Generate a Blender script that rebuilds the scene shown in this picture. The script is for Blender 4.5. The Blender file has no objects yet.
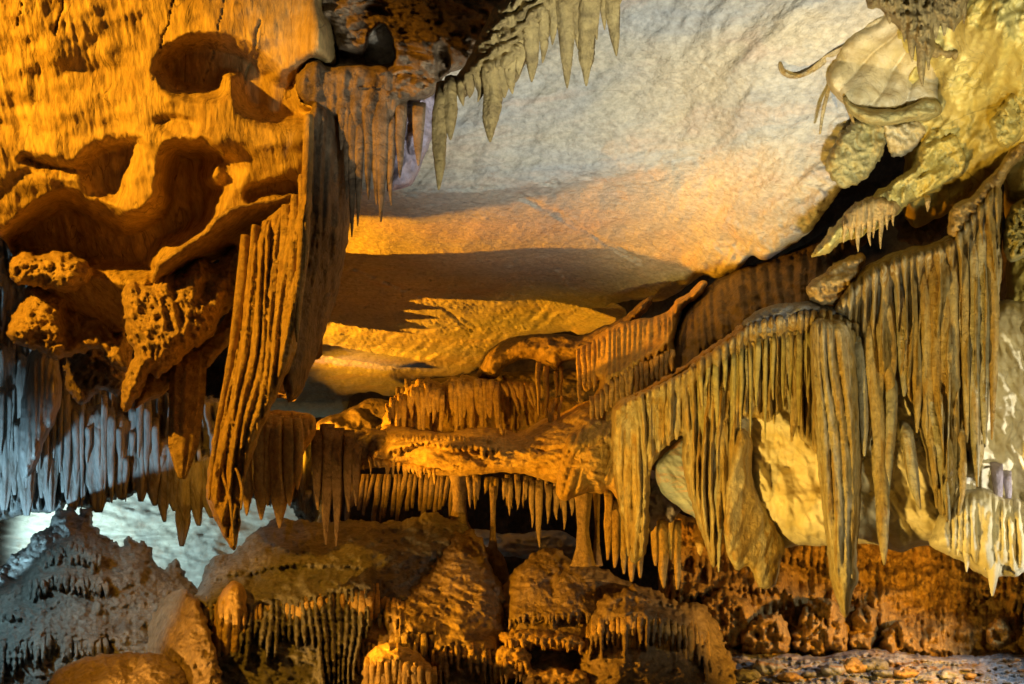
import bpy, math, random
import numpy as np

# ------------------------------------------------------------------ basics
K = math.tan(math.radians(30.0)) / 512.0      # metres per pixel per metre of distance
HZ = 500.0                                    # eye-level row
C = bpy.context.scene.collection
rng = np.random.default_rng(7)
random.seed(7)

def W(px, py, Y):
    px = np.asarray(px, float); py = np.asarray(py, float); Y = np.asarray(Y, float)
    return np.stack([(px - 512.0) * K * Y, Y + 0 * px, (HZ - py) * K * Y], -1)

def hash3(i, j, k, s):
    h = (i * 374761393 + j * 668265263 + k * 2147483647 + s * 144665) & 0xffffffff
    h = ((h ^ (h >> 13)) * 1274126177) & 0xffffffff
    h = (h ^ (h >> 16)) & 0xffffffff
    return h.astype(np.float64) / 4294967295.0

def vnoise(x, y, z=0.0, s=0):
    x, y, z = np.broadcast_arrays(np.asarray(x, float), np.asarray(y, float), np.asarray(z, float))
    i = np.floor(x).astype(np.int64); j = np.floor(y).astype(np.int64); k = np.floor(z).astype(np.int64)
    u = x - i; v = y - j; w = z - k
    u = u * u * u * (u * (u * 6 - 15) + 10); v = v * v * v * (v * (v * 6 - 15) + 10); w = w * w * w * (w * (w * 6 - 15) + 10)
    r = 0
    for a in (0, 1):
        for b in (0, 1):
            if np.all(w == 0):
                r = r + (u if a else 1 - u) * (v if b else 1 - v) * hash3(i + a, j + b, k, s)
            else:
                for c in (0, 1):
                    r = r + (u if a else 1 - u) * (v if b else 1 - v) * (w if c else 1 - w) * hash3(i + a, j + b, k + c, s)
    return r * 2 - 1

def gnoise(x, y, z=0.0, s=0):
    flat = np.isscalar(z)
    x, y, z = np.broadcast_arrays(np.asarray(x, float), np.asarray(y, float), np.asarray(z, float))
    i = np.floor(x).astype(np.int64); j = np.floor(y).astype(np.int64); k = np.floor(z).astype(np.int64)
    u = x - i; v = y - j; w = z - k
    f = lambda t: t * t * t * (t * (t * 6 - 15) + 10)
    U, V, Wt = f(u), f(v), f(w); r = 0
    for a in (0, 1):
        for b in (0, 1):
            for c in ((0,) if flat else (0, 1)):
                h = hash3(i + a, j + b, k + c, s); an = h * 6.2831853
                g = np.cos(an) * (u - a) + np.sin(an) * (v - b)
                if not flat:
                    e = ((h * 977.0) % 1.0) * 2 - 1; g = g * np.sqrt(1 - e * e) + e * (w - c)
                r = r + (U if a else 1 - U) * (V if b else 1 - V) * (1 if flat else (Wt if c else 1 - Wt)) * g
    return r * (1.45 if flat else 1.6)

def fbm(x, y, z=0.0, s=0, o=4, g=0.5):
    r = 0; a = 1; t = 0
    for n in range(o):
        f = 2.03 ** n; cr, sr = math.cos(.65 * n), math.sin(.65 * n)
        r = r + a * gnoise((x * cr - y * sr) * f + 3.7 * n, (x * sr + y * cr) * f - 1.9 * n, (z * f + 5.1 * n) if not np.isscalar(z) else 0.0, s + n)
        t += a; a *= g
    return r / t

def ridged(x, y, s=0, o=4, g=0.55):
    r = 0; a = 1; t = 0
    for n in range(o):
        f = 2.07 ** n; cr, sr = math.cos(.65 * n), math.sin(.65 * n)
        r = r + a * (1 - 2.2 * np.abs(gnoise((x * cr - y * sr) * f + 7.7 * n, (x * sr + y * cr) * f - 2.9 * n, 0.0, s + n)))
        t += a; a *= g
    return r / t

def sstep(a, b, x):
    t = np.clip((x - a) / (b - a), 0, 1); return t * t * (3 - 2 * t)

def catmull(P, n=4, closed=True):
    P = np.asarray(P, float); out = []
    m = len(P)
    for i in range(m if closed else m - 1):
        if closed: a, b, c, d = P[i - 1], P[i], P[(i + 1) % m], P[(i + 2) % m]
        else: a, b, c, d = P[max(i - 1, 0)], P[i], P[i + 1], P[min(i + 2, m - 1)]
        for k in range(n):
            t = k / n
            out.append(0.5 * ((2 * b) + (c - a) * t + (2 * a - 5 * b + 4 * c - d) * t * t + (3 * b - a - 3 * c + d) * t ** 3))
    if not closed: out.append(P[-1])
    return np.array(out)

def sdf(poly, X, Y):                           # negative inside, pixels
    P = np.asarray(poly, float); Q = np.roll(P, -1, 0)
    d = np.full(X.shape, 1e18); ins = np.zeros(X.shape, bool)
    for (x0, y0), (x1, y1) in zip(P, Q):
        ex, ey = x1 - x0, y1 - y0; wx, wy = X - x0, Y - y0
        t = np.clip((wx * ex + wy * ey) / (ex * ex + ey * ey + 1e-12), 0, 1)
        d = np.minimum(d, (wx - ex * t) ** 2 + (wy - ey * t) ** 2)
        c = ((y0 <= Y) != (y1 <= Y))
        if abs(y1 - y0) > 1e-12:
            ins ^= c & (X < (x1 - x0) * (Y - y0) / (y1 - y0) + x0)
    d = np.sqrt(d); return np.where(ins, -d, d)

class TPS:                                     # thin plate spline through (px,py,value)
    def __init__(s, pts):
        pts = np.asarray(pts, float); s.p = pts[:, :2] / 300.0; n = len(pts)
        if n < 3:
            s.c = pts[:, 2].mean(); s.w = None; return
        r = np.linalg.norm(s.p[:, None] - s.p[None], axis=2)
        A = s.phi(r) + np.eye(n) * 1e-4
        Pm = np.hstack([np.ones((n, 1)), s.p]); L = np.zeros((n + 3, n + 3))
        L[:n, :n] = A; L[:n, n:] = Pm; L[n:, :n] = Pm.T
        L[n:, n:] += np.eye(3) * 1e-7
        s.w = np.linalg.solve(L, np.concatenate([pts[:, 2], np.zeros(3)]))
    def phi(s, r): return r * r * np.log(r + 1e-9)
    def __call__(s, X, Y):
        if s.w is None: return np.full(np.shape(X), s.c)
        X = np.asarray(X, float) / 300.0; Y = np.asarray(Y, float) / 300.0; r = s.w[-3] + s.w[-2] * X + s.w[-1] * Y
        for (a, b), w in zip(s.p, s.w[:-3]): r = r + w * s.phi(np.sqrt((X - a) ** 2 + (Y - b) ** 2))
        return r

def depth(*pts):                               # interpolates 1/distance, so flat faces stay flat
    if len(pts) == 1 and np.isscalar(pts[0]): return lambda x, y, v=float(pts[0]): np.full(np.shape(x), v)
    t = TPS([(a, b, 1.0 / c) for a, b, c in pts]); return lambda x, y: 1.0 / np.clip(t(x, y), 0.03, 0.6)

# ------------------------------------------------------------------ mesh and object helpers
def mesh_obj(name, V, Q, mat, origin=None, parent=None):
    V = np.asarray(V, float)
    if origin is not None: V = V - np.asarray(origin)
    me = bpy.data.meshes.new(name)
    Q = np.asarray(Q, np.int32)
    me.vertices.add(len(V)); me.vertices.foreach_set('co', V.ravel())
    me.loops.add(Q.size); me.loops.foreach_set('vertex_index', Q.ravel())
    me.polygons.add(len(Q)); me.polygons.foreach_set('loop_start', np.arange(0, Q.size, 4, dtype=np.int32))
    me.polygons.foreach_set('loop_total', np.full(len(Q), 4, np.int32))
    me.polygons.foreach_set('use_smooth', np.ones(len(Q), bool))
    me.update(calc_edges=True); me.validate()
    me.materials.append(mat)
    o = bpy.data.objects.new(name, me); C.objects.link(o)
    if parent is not None: o.parent = parent
    elif origin is not None: o.location = origin
    return o

def tag(o, label=None, cat=None, group=None, kind=None):
    if label: o['label'] = label
    if cat: o['category'] = cat
    if group: o['group'] = group
    if kind: o['kind'] = kind
    return o

def empty(name, loc, label, cat, group=None):
    o = bpy.data.objects.new(name, None); o.empty_display_size = 0.1; C.objects.link(o); o.location = loc
    return tag(o, label, cat, group)

LAST = {}; SURF = {}
def relief_geo(poly, D, bulge=0.15, bw=25, thick=0.4, step=1.6, extra=None, rough=1.5, rs=14, seed=1,
               namp=0.02, nscale=3.0, smooth=True, ridge=0.0, pp=1.0):
    P = catmull(poly, 5) if smooth else np.asarray(poly, float)
    x0, y0 = P.min(0) - 4; x1, y1 = P.max(0) + 4
    gx = np.arange(x0, x1 + step, step); gy = np.arange(y0, y1 + step, step)
    X, Y = np.meshgrid(gx, gy)
    S = sdf(P, X, Y)
    if rough: S = S + rough * fbm(X / rs, Y / rs, 0.0, seed + 50, 3) * 1.5
    keep = S < step * 0.35
    cell = keep[:-1, :-1] & keep[1:, :-1] & keep[:-1, 1:] & keep[1:, 1:]
    used = np.zeros_like(keep); used[:-1, :-1] |= cell; used[1:, :-1] |= cell; used[:-1, 1:] |= cell; used[1:, 1:] |= cell
    full = np.zeros_like(keep)
    full[1:-1, 1:-1] = cell[:-1, :-1] & cell[1:, :-1] & cell[:-1, 1:] & cell[1:, 1:]
    bd = used & ~full
    gyv, gxv = np.gradient(S, step); gl = gxv ** 2 + gyv ** 2 + 1e-6
    mv = np.where(bd, np.clip(S, -step * 1.1, step * 1.1), 0)
    X = X - gxv / gl * mv; Y = Y - gyv / gl * mv
    d = np.clip(-S, 0, None); d[bd] = 0
    D0 = D(X, Y)
    pr = np.sqrt(np.clip(1 - (1 - np.clip(d / bw, 0, 1)) ** 2, 0, 1)) ** pp
    B = W(X, Y, D0)
    n = namp * fbm(B[..., 0] * nscale, B[..., 2] * nscale, B[..., 1] * nscale * 0.6, seed, 5)
    if ridge: n = n + ridge * ridged(B[..., 0] * nscale * 1.7, B[..., 2] * nscale * 1.7, seed + 9, 4)
    em = np.clip(d / 5.0, 0, 1)
    Df = D0 - bulge * pr + n * em
    if extra is not None: Df = Df - extra(X, Y, d) * em
    Db = np.maximum(D0, Df) + 0.02 + thick * pr
    Db[bd] = Df[bd]
    LAST.update(x0=x0, y0=y0, s=step, D=np.where(used, Df, np.nan))
    idx = -np.ones(X.shape, int); idx[used] = np.arange(used.sum()); nf = int(used.sum())
    idb = idx.copy(); idb[full] = nf + np.arange(full.sum())
    V = np.concatenate([W(X, Y, Df)[used], W(X, Y, Db)[full]])
    r, c = np.nonzero(cell)
    F = np.stack([idx[r, c], idx[r + 1, c], idx[r + 1, c + 1], idx[r, c + 1]], 1)
    G = np.stack([idb[r, c], idb[r, c + 1], idb[r + 1, c + 1], idb[r + 1, c]], 1)
    G = G[~np.all(np.sort(F, 1) == np.sort(G, 1), 1)]
    return V, np.concatenate([F, G])

def surf_of(o):
    g = dict(SURF[o.name]); m = np.nanmedian(g['D'])
    def f(x, y):
        j = int(np.clip((x - g['x0']) / g['s'], 0, g['D'].shape[1] - 1)); i = int(np.clip((y - g['y0']) / g['s'], 0, g['D'].shape[0] - 1))
        a = g['D'][max(i - 2, 0):i + 3, max(j - 2, 0):j + 3]
        return float(np.nanmin(a)) if np.isfinite(a).any() else None
    return f

def base_of(V):
    lo, hi = V.min(0), V.max(0); return ((lo[0] + hi[0]) / 2, (lo[1] + hi[1]) / 2, lo[2])

def tube_geo(path, widths, D, ry=0.8, flutes=0, famp=0.12, seed=0, M=14, stepy=3.0, bump=0.06, rings=0.0):
    """path: px points; widths: px; real round solid tapering to its tip"""
    P = np.asarray(path, float); w = np.asarray(widths, float)
    Pc = catmull(P, 8, False); t = np.linspace(0, len(P) - 1, len(Pc)); wc = np.interp(t, np.arange(len(P)), w)
    L = np.concatenate([[0], np.cumsum(np.linalg.norm(np.diff(Pc, axis=0), axis=1))])
    n = max(5, int(L[-1] / stepy)); s = np.linspace(0, L[-1], n + 1)
    px = np.interp(s, L, Pc[:, 0]); py = np.interp(s, L, Pc[:, 1]); ww = np.interp(s, L, wc)
    if np.isscalar(D): dd = np.full(n + 1, float(D))
    else: dd = D(px, py)
    cen = W(px, py, dd)
    th = np.linspace(0, 2 * math.pi, M, endpoint=False)
    R = (ww * K * dd / 2)[:, None]
    zz = cen[:, 2][:, None]
    rr = 1 + bump * 2.2 * fbm(np.cos(th)[None] * 1.5 + seed * 3.1, np.sin(th)[None] * 1.5 + zz * 2.2, zz * 3.0 + 0 * th[None], seed, 4)
    rr = rr * (1 + bump * 0.7 * vnoise(s[:, None] / 19.0 + 0 * th[None], 0.5 + seed, 0.0, seed + 4) + bump * .25 * vnoise(s[:, None] / 5.0 + 0 * th[None], 0.5 + seed, 0.0, seed + 4))
    if rings: rr = rr * (1 + rings * ridged(s[:, None] / 6.0 + 0 * th[None], 2.2 * np.cos(th)[None] + seed, seed + 3, 3))
    if flutes: rr = rr * (1 + famp * (np.abs(np.cos((th[None] * flutes + seed + 0.5 * np.sin(s[:, None] / 30.0)) / 2)) * 2 - 1))
    x = cen[:, 0][:, None] + R * rr * np.cos(th); y = cen[:, 1][:, None] + R * rr * ry * np.sin(th); z = zz + 0 * th[None]
    V = np.stack([x, y, z], -1).reshape(-1, 3)
    V = np.concatenate([V, cen[:1], cen[-1:]]); ci, cj = len(V) - 2, len(V) - 1
    F = []
    ii, jj = np.meshgrid(np.arange(n), np.arange(M), indexing='ij'); j2 = (jj + 1) % M
    F = np.stack([ii * M + jj, (ii + 1) * M + jj, (ii + 1) * M + j2, ii * M + j2], -1).reshape(-1, 4)
    j = np.arange(0, M, 2)
    T = np.stack([np.full(len(j), ci), j, (j + 1) % M, (j + 2) % M], 1)
    b = n * M
    U = np.stack([np.full(len(j), cj), b + (j + 2) % M, b + (j + 1) % M, b + j], 1)
    return V, np.concatenate([F, T, U])

def relief(name, poly, D, mat, label=None, cat=None, group=None, kind=None, parent=None, origin=None, **k):
    V, Q = relief_geo(poly, D, **k)
    if parent is None and origin is None: origin = base_of(V)
    o = mesh_obj(name, V, Q, mat, origin, parent); SURF[o.name] = dict(LAST)
    if parent is None: tag(o, label, cat, group, kind)
    return o

def fringe(o, lip, sp, lmin, lmax, w, mat, name='drip', up=7, out=.02, seed=0, bottom=None, **k):
    f = surf_of(o); lip = np.asarray(lip, float); x = lip[0, 0] + sp * .5; rs = random.Random(seed + 5)
    while x < lip[-1, 0]:
        yl = float(np.interp(x, lip[:, 0], lip[:, 1])); Yd = f(x, yl - 2)
        if Yd is not None:
            ln = lmin + (lmax - lmin) * rs.random() ** .8
            y1 = yl + ln if bottom is None else min(yl + ln, float(np.interp(x, *zip(*bottom))) )
            stalactite(x, yl - up, y1, w * rs.uniform(.7, 1.35), Yd - out + rs.uniform(0, .04), mat, parent=o, origin=tuple(o.location), name=name, lean=rs.uniform(-2, 2), seed=int(x * 3) % 9973,
                       shape=(.55, 1, .9, .7, .25), flutes=3, famp=.12, back=.16, **k)
        x += sp * rs.uniform(.75, 1.3)

def dpath(x, y0, y1, lean=0.0, wob=1.0):
    ys = np.linspace(y0, y1, 5); return [(x + lean * (y - y0) / max(1, (y1 - y0)) + random.uniform(-wob, wob), y) for y in ys]

def stalactite(x, y0, y1, w, D, mat, label=None, cat='stalactite', group=None, lean=0, seed=None, flutes=5, shape=None,
               parent=None, origin=None, name='stalactite', ry=0.8, famp=0.14, wob=0.8, bump=0.05, back=.10, rings=0.0):
    seed = int(abs(x * 7 + y1)) if seed is None else seed
    sh = shape or (1.0, 0.95, 0.8, 0.55, 0.1)
    D_ = (lambda X, Y, v=float(D): np.full(np.shape(X), v)) if np.isscalar(D) else D
    DD = lambda X, Y: D_(X, Y) + back * np.clip(1 - (Y - y0) / (.16 * (y1 - y0) + 3), 0, 1) ** 2
    V, Q = tube_geo(dpath(x, y0, y1, lean, wob), [w * a for a in sh], DD, ry=ry, flutes=flutes, famp=famp, seed=seed,
                    M=max(12, min(26, int(w * 1.2) // 2 * 2)), stepy=2.2, bump=bump, rings=rings)
    org = origin
    if parent is None: org = base_of(V)
    o = mesh_obj(name, V, Q, mat, org, parent)
    if parent is None: tag(o, label, cat, group)
    return o

# ------------------------------------------------------------------ relief profile functions
def flute(sp, amp, seed=0, warp=6, slant=0.0, pw=0.6, ymod=60.0):
    def one(X, Y, sp, seed, warp):
        u = (X + slant * Y + warp * fbm(X / 60, Y / 110, 0.0, seed, 2) + .9 * sp * vnoise(X / (2.3 * sp), Y / 160, 0.0, seed + 7)) / sp
        k = np.floor(u); t = 1 - np.abs(2 * (u - k) - 1)
        a = 0.25 + 0.75 * (0.5 + 0.5 * vnoise(k * 1.7, Y / ymod, 0.0, seed + 3))
        return a * np.power(np.clip(t, 0, 1), pw)
    def f(X, Y, d):
        return amp * (one(X, Y, sp, seed, warp) + .35 * one(X, Y, sp * .41, seed + 20, warp))
    return f

def tier(lip, drop, prot, sp=7, ramp=18, seed=0, warp=5, end=12, wav=4):
    lip = np.asarray(lip, float)
    def f(X, Y, d):
        yl = np.interp(X, lip[:, 0], lip[:, 1]) + wav * fbm(X / 22, X * 0, 0.0, seed + 8, 3)
        m = sstep(lip[0, 0], lip[0, 0] + end, X) * (1 - sstep(lip[-1, 0] - end, lip[-1, 0], X))
        t = Y - yl
        u = (X + warp * fbm(X / 50, Y / 80, 0.0, seed, 2) + 0.08 * t * vnoise(X / 40, 0 * X, 0.0, seed + 2)) / sp
        k = np.floor(u); q = 1 - np.abs(2 * (u - k) - 1)
        Lk = hash3(k.astype(np.int64), 0 * k.astype(np.int64), 0 * k.astype(np.int64), seed)
        bot = drop * (0.5 + 0.5 * Lk) * np.power(np.clip(q, 0, 1), 0.25) * (0.75 + 0.5 * vnoise(X / 31, 0 * X, 0.0, seed + 12))
        fl = 0.40 + (0.35 + .25 * Lk) * np.sqrt(np.clip(q, 0, 1))
        blend = sstep(0, 10, t)
        body = prot * ((1 - blend) + blend * fl)
        up = np.exp(-np.clip(-t, 0, None) / ramp)
        dn = 1 - sstep(bot - 1.2, bot + 1.2, np.clip(t, 0, None))
        return m * np.where(t < 0, prot * up, body * dn)
    return f

def hollow(poly, dep, w=6, seed=0):
    P = catmull(poly, 5)
    def f(X, Y, d):
        s = sdf(P, X, Y) + 3.0 * fbm(X / 14, Y / 14, 0.0, seed + 3, 3)
        return -dep * sstep(-w * .45, w * .55, -s)
    return f

def lump(cx, cy, rx, ry, h):
    return lambda X, Y, d: h * np.sqrt(np.clip(1 - ((X - cx) / rx) ** 2 - ((Y - cy) / ry) ** 2, 0, 1))

def rnoise(sx, sy, amp, seed, rid=True, o=4, rot=0.0):
    c, s_ = math.cos(rot), math.sin(rot)
    def f(X, Y, d):
        a, b = (X * c + Y * s_) / sx, (-X * s_ + Y * c) / sy
        return amp * (ridged(a, b, seed, o) if rid else fbm(a, b, 0.0, seed, o))
    return f

def add(*fs): return lambda X, Y, d: sum(f(X, Y, d) for f in fs)

# ------------------------------------------------------------------ procedural rock
def rock(name, a, b, c, sc=1.4, stretch=(1, 1, 1), rot=(0, 0, 0), bump=0.6, bscale=22, rough=0.6, speck=0.5, crack=0.25,
         bstretch=(1, 1, 1), dist=0.035, spec=0.35, sharp=0.22):
    m = bpy.data.materials.new(name); m.use_nodes = True; nt = m.node_tree; N = nt.nodes; L = nt.links
    for n in list(N): N.remove(n)
    def nd(t, **k):
        n = N.new(t)
        for q, v in k.items():
            if q in n.inputs: n.inputs[q].default_value = v
            else: setattr(n, q, v)
        return n
    out = nd('ShaderNodeOutputMaterial'); bs = nd('ShaderNodeBsdfPrincipled'); L.new(bs.outputs[0], out.inputs[0])
    tc = nd('ShaderNodeTexCoord')
    def mp(s_, r=(0, 0, 0)):
        q = nd('ShaderNodeMapping'); q.inputs['Scale'].default_value = s_; q.inputs['Rotation'].default_value = r
        L.new(tc.outputs['Object'], q.inputs['Vector']); return q
    m1 = mp(stretch, rot)
    n1 = nd('ShaderNodeTexNoise', Scale=sc, Detail=7.0, Roughness=0.62, Distortion=0.6); L.new(m1.outputs[0], n1.inputs['Vector'])
    n2 = nd('ShaderNodeTexNoise', Scale=sc * 2.3, Detail=6.0, Roughness=0.6, Distortion=0.9); L.new(m1.outputs[0], n2.inputs['Vector'])
    def ramp(src, lo, hi, c0=(0, 0, 0, 1), c1=(1, 1, 1, 1)):
        r = nd('ShaderNodeValToRGB'); r.color_ramp.elements[0].position = lo; r.color_ramp.elements[1].position = hi
        r.color_ramp.elements[0].color = c0; r.color_ramp.elements[1].color = c1; L.new(src, r.inputs[0]); return r
    r1 = ramp(n1.outputs[0], 0.5 - sharp / 2, 0.5 + sharp / 2, (*a, 1), (*b, 1))
    r2 = ramp(n2.outputs[0], 0.5, 0.5 + sharp)
    mx = nd('ShaderNodeMix', data_type='RGBA'); L.new(r2.outputs[0], mx.inputs[0]); L.new(r1.outputs[0], mx.inputs[6]); mx.inputs[7].default_value = (*c, 1)
    # fine mineral speckle
    m2 = mp(bstretch, rot)
    n3 = nd('ShaderNodeTexNoise', Scale=bscale * 0.9, Detail=9.0, Roughness=0.68); L.new(m2.outputs[0], n3.inputs['Vector'])
    r3 = ramp(n3.outputs[0], 0.32, 0.62, (1 - speck, 1 - speck, 1 - speck, 1), (1.0, 1.0, 1.0, 1))
    mu = nd('ShaderNodeMix', data_type='RGBA', blend_type='MULTIPLY'); mu.inputs[0].default_value = 1.0
    L.new(mx.outputs[2], mu.inputs[6]); L.new(r3.outputs[0], mu.inputs[7])
    # dirt filled cracks
    n4 = nd('ShaderNodeTexNoise', Scale=sc * 1.1, Detail=4.0, Roughness=0.5, Distortion=1.5); L.new(m1.outputs[0], n4.inputs['Vector'])
    ab = nd('ShaderNodeMath', operation='SUBTRACT'); L.new(n4.outputs[0], ab.inputs[0]); ab.inputs[1].default_value = 0.5
    a2 = nd('ShaderNodeMath', operation='ABSOLUTE'); L.new(ab.outputs[0], a2.inputs[0])
    r4 = ramp(a2.outputs[0], 0.0, 0.012, (1 - crack, 1 - crack, 1 - crack, 1), (1, 1, 1, 1))
    mv = nd('ShaderNodeMix', data_type='RGBA', blend_type='MULTIPLY'); mv.inputs[0].default_value = 1.0
    L.new(mu.outputs[2], mv.inputs[6]); L.new(r4.outputs[0], mv.inputs[7])
    L.new(mv.outputs[2], bs.inputs['Base Color'])
    rr = ramp(n2.outputs[0], 0.3, 0.7, (rough - 0.14,) * 3 + (1,), (rough + 0.15,) * 3 + (1,)); L.new(rr.outputs[0], bs.inputs['Roughness'])
    bs.inputs['Specular IOR Level'].default_value = spec
    n5 = nd('ShaderNodeTexNoise', Scale=bscale, Detail=8.0, Roughness=0.66, Distortion=0.3); L.new(m2.outputs[0], n5.inputs['Vector'])
    b1 = nd('ShaderNodeBump', Strength=bump, Distance=dist); L.new(n5.outputs[0], b1.inputs['Height'])
    b2 = nd('ShaderNodeBump', Strength=0.3, Distance=0.02); L.new(r4.outputs[0], b2.inputs['Height']); L.new(b1.outputs[0], b2.inputs['Normal'])
    L.new(b2.outputs[0], bs.inputs['Normal'])
    return m

M = dict(
    wall=rock('ochre_wall', (.54, .38, .12), (.68, .50, .20), (.40, .26, .09), 1.6, (2.6, 1, .4), bump=.7, bscale=26, bstretch=(1.8, 1, .5), crack=.5, speck=.42, dist=.016),
    block=rock('ochre_block', (.55, .38, .15), (.66, .48, .22), (.42, .27, .11), 2.5, bump=.9, bscale=26, speck=.5, crack=.3),
    slab=rock('pale_slab', (.46, .47, .41), (.62, .56, .38), (.60, .48, .34), 1.3, (.35, .9, 2.6), (0, math.radians(20), 0), bump=.9, bscale=34, bstretch=(.8, 1, 1.3), crack=.16, speck=.40, sharp=.26, dist=.018),
    drape=rock('olive_drape', (.50, .34, .085), (.58, .48, .24), (.40, .24, .045), 3.2, (2.8, 2.8, .35), bump=.9, bscale=28, bstretch=(1.2, 1.2, .8), crack=.15, speck=.5, rough=.42, spec=.5, sharp=.14),
    grey_drape=rock('grey_cream_drape', (.40, .37, .22), (.56, .52, .36), (.48, .34, .12), 3.0, (2.8, 2.8, .35), bump=.9, bscale=28, crack=.15, speck=.45, rough=.42, spec=.5, sharp=.14),
    green=rock('green_drape', (.38, .34, .12), (.48, .41, .16), (.50, .34, .08), 2.2, (1.8, 1.8, .6), bump=.7, bscale=24, crack=.25, speck=.45),
    cream=rock('cream_rock', (.70, .62, .36), (.78, .72, .54), (.58, .47, .18), 1.5, bump=.4, bscale=13, crack=.2, speck=.18, rough=.5),
    yellow=rock('yellow_rock', (.54, .44, .10), (.62, .52, .17), (.44, .33, .06), 1.8, bump=.4, bscale=12, crack=.35, speck=.25, rough=.5),
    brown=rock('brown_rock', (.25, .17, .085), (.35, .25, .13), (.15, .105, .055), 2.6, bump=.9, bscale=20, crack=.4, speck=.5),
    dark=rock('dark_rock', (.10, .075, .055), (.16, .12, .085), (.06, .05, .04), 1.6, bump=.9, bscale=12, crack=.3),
    grey=rock('grey_mound', (.19, .185, .15), (.28, .27, .22), (.11, .10, .08), 2.2, bump=1.0, bscale=24, crack=.1, speck=.55, rough=.45, spec=.5),
    tan=rock('tan_mound', (.29, .205, .10), (.38, .28, .15), (.18, .125, .065), 2.4, bump=1.0, bscale=24, crack=.1, speck=.55, rough=.45, spec=.5),
    pale=rock('pale_stalactite', (.28, .29, .26), (.42, .40, .34), (.14, .12, .09), 2.2, (2, 2, .4), bump=.7, bscale=18, bstretch=(1.5, 1.5, .5), crack=.1, speck=.35),
    orange=rock('orange_flowstone', (.58, .38, .11), (.68, .48, .17), (.44, .26, .07), 2.8, (1.5, 1.5, .6), bump=.9, bscale=26, crack=.15, speck=.5, rough=.45, spec=.5),
    fan=rock('fan_calcite', (.46, .37, .15), (.58, .50, .28), (.32, .23, .08), 2.6, bump=.4, bscale=12, crack=.2, speck=.22),
    cream2=rock('pale_green_calcite', (.30, .33, .25), (.36, .35, .22), (.22, .22, .15), 2.0, bump=.4, bscale=12, crack=.2, speck=.22),
    leaf=rock('leaf_calcite', (.30, .36, .40), (.38, .42, .42), (.62, .38, .22), 2.0, (.6, 1, 2.6), (0, math.radians(38), 0), bump=.5, bscale=18, crack=.2, speck=.25, sharp=.1),
    ice=rock('white_calcite', (.66, .70, .72), (.74, .75, .72), (.62, .54, .50), 1.6, bump=.35, bscale=14, crack=.2, speck=.15, rough=.42),
    olive=rock('olive_scallop', (.34, .24, .075), (.43, .32, .11), (.22, .15, .05), 2.6, bump=.9, bscale=26, crack=.1, speck=.5),
    umber=rock('umber_bank', (.40, .24, .07), (.52, .33, .10), (.26, .15, .05), 3.0, (1.2, 1.2, .7), bump=1.0, bscale=22, crack=.3, speck=.5),
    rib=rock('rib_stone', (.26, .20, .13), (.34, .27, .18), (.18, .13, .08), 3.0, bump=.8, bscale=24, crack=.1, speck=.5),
    mauve=rock('mauve_rock', (.36, .31, .36), (.50, .44, .48), (.28, .24, .27), 2.6, bump=.7, bscale=20, crack=.2, speck=.4),
    rubble=rock('rubble_floor', (.22, .24, .26), (.44, .42, .42), (.30, .17, .07), 3.2, (.7, 1, 1.6), bump=1.0, bscale=14, crack=.4, speck=.6, rough=.38, sharp=.12),
)

# ================================================================== THE SETTING
def grid_sheet(xs, ys, f, flip=False):
    X, Y = np.meshgrid(xs, ys); P = f(X, Y); n, m = X.shape
    r, c = np.meshgrid(np.arange(n - 1), np.arange(m - 1), indexing='ij'); r = r.ravel(); c = c.ravel()
    F = np.stack([r * m + c, r * m + c + 1, (r + 1) * m + c + 1, (r + 1) * m + c], 1)
    if flip: F = F[:, ::-1]
    return P.reshape(-1, 3), F

def floorf(X, Y):
    z = -1.62 + 0.10 * fbm(X * .7, Y * .7, 0.0, 3, 4) + 0.05 * ridged(X * 2.2, Y * 2.2, 5, 4) + 0.03 * fbm(X * 8, Y * 8, 0.0, 9, 3)
    return np.stack([X, Y, z], -1)
V, Q = grid_sheet(np.arange(-16, 16, .05), np.arange(-2, 20, .05), floorf)
tag(mesh_obj('cave_floor', V, Q, M['rubble'], (0, 0, -1.6)), kind='structure')

def backf(X, Z):
    y = 15.5 - 0.06 * X * X * .6 + 0.7 * fbm(X * .35, Z * .5, 0.0, 21, 4) + 0.25 * ridged(X * 1.2, Z * 1.6, 23, 4)
    return np.stack([X, y, Z], -1)
V, Q = grid_sheet(np.arange(-16, 16.1, .08), np.arange(-3, 8.1, .08), backf)
tag(mesh_obj('cave_back_wall', V, Q, M['dark'], (0, 15, -3)), kind='structure')

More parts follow.
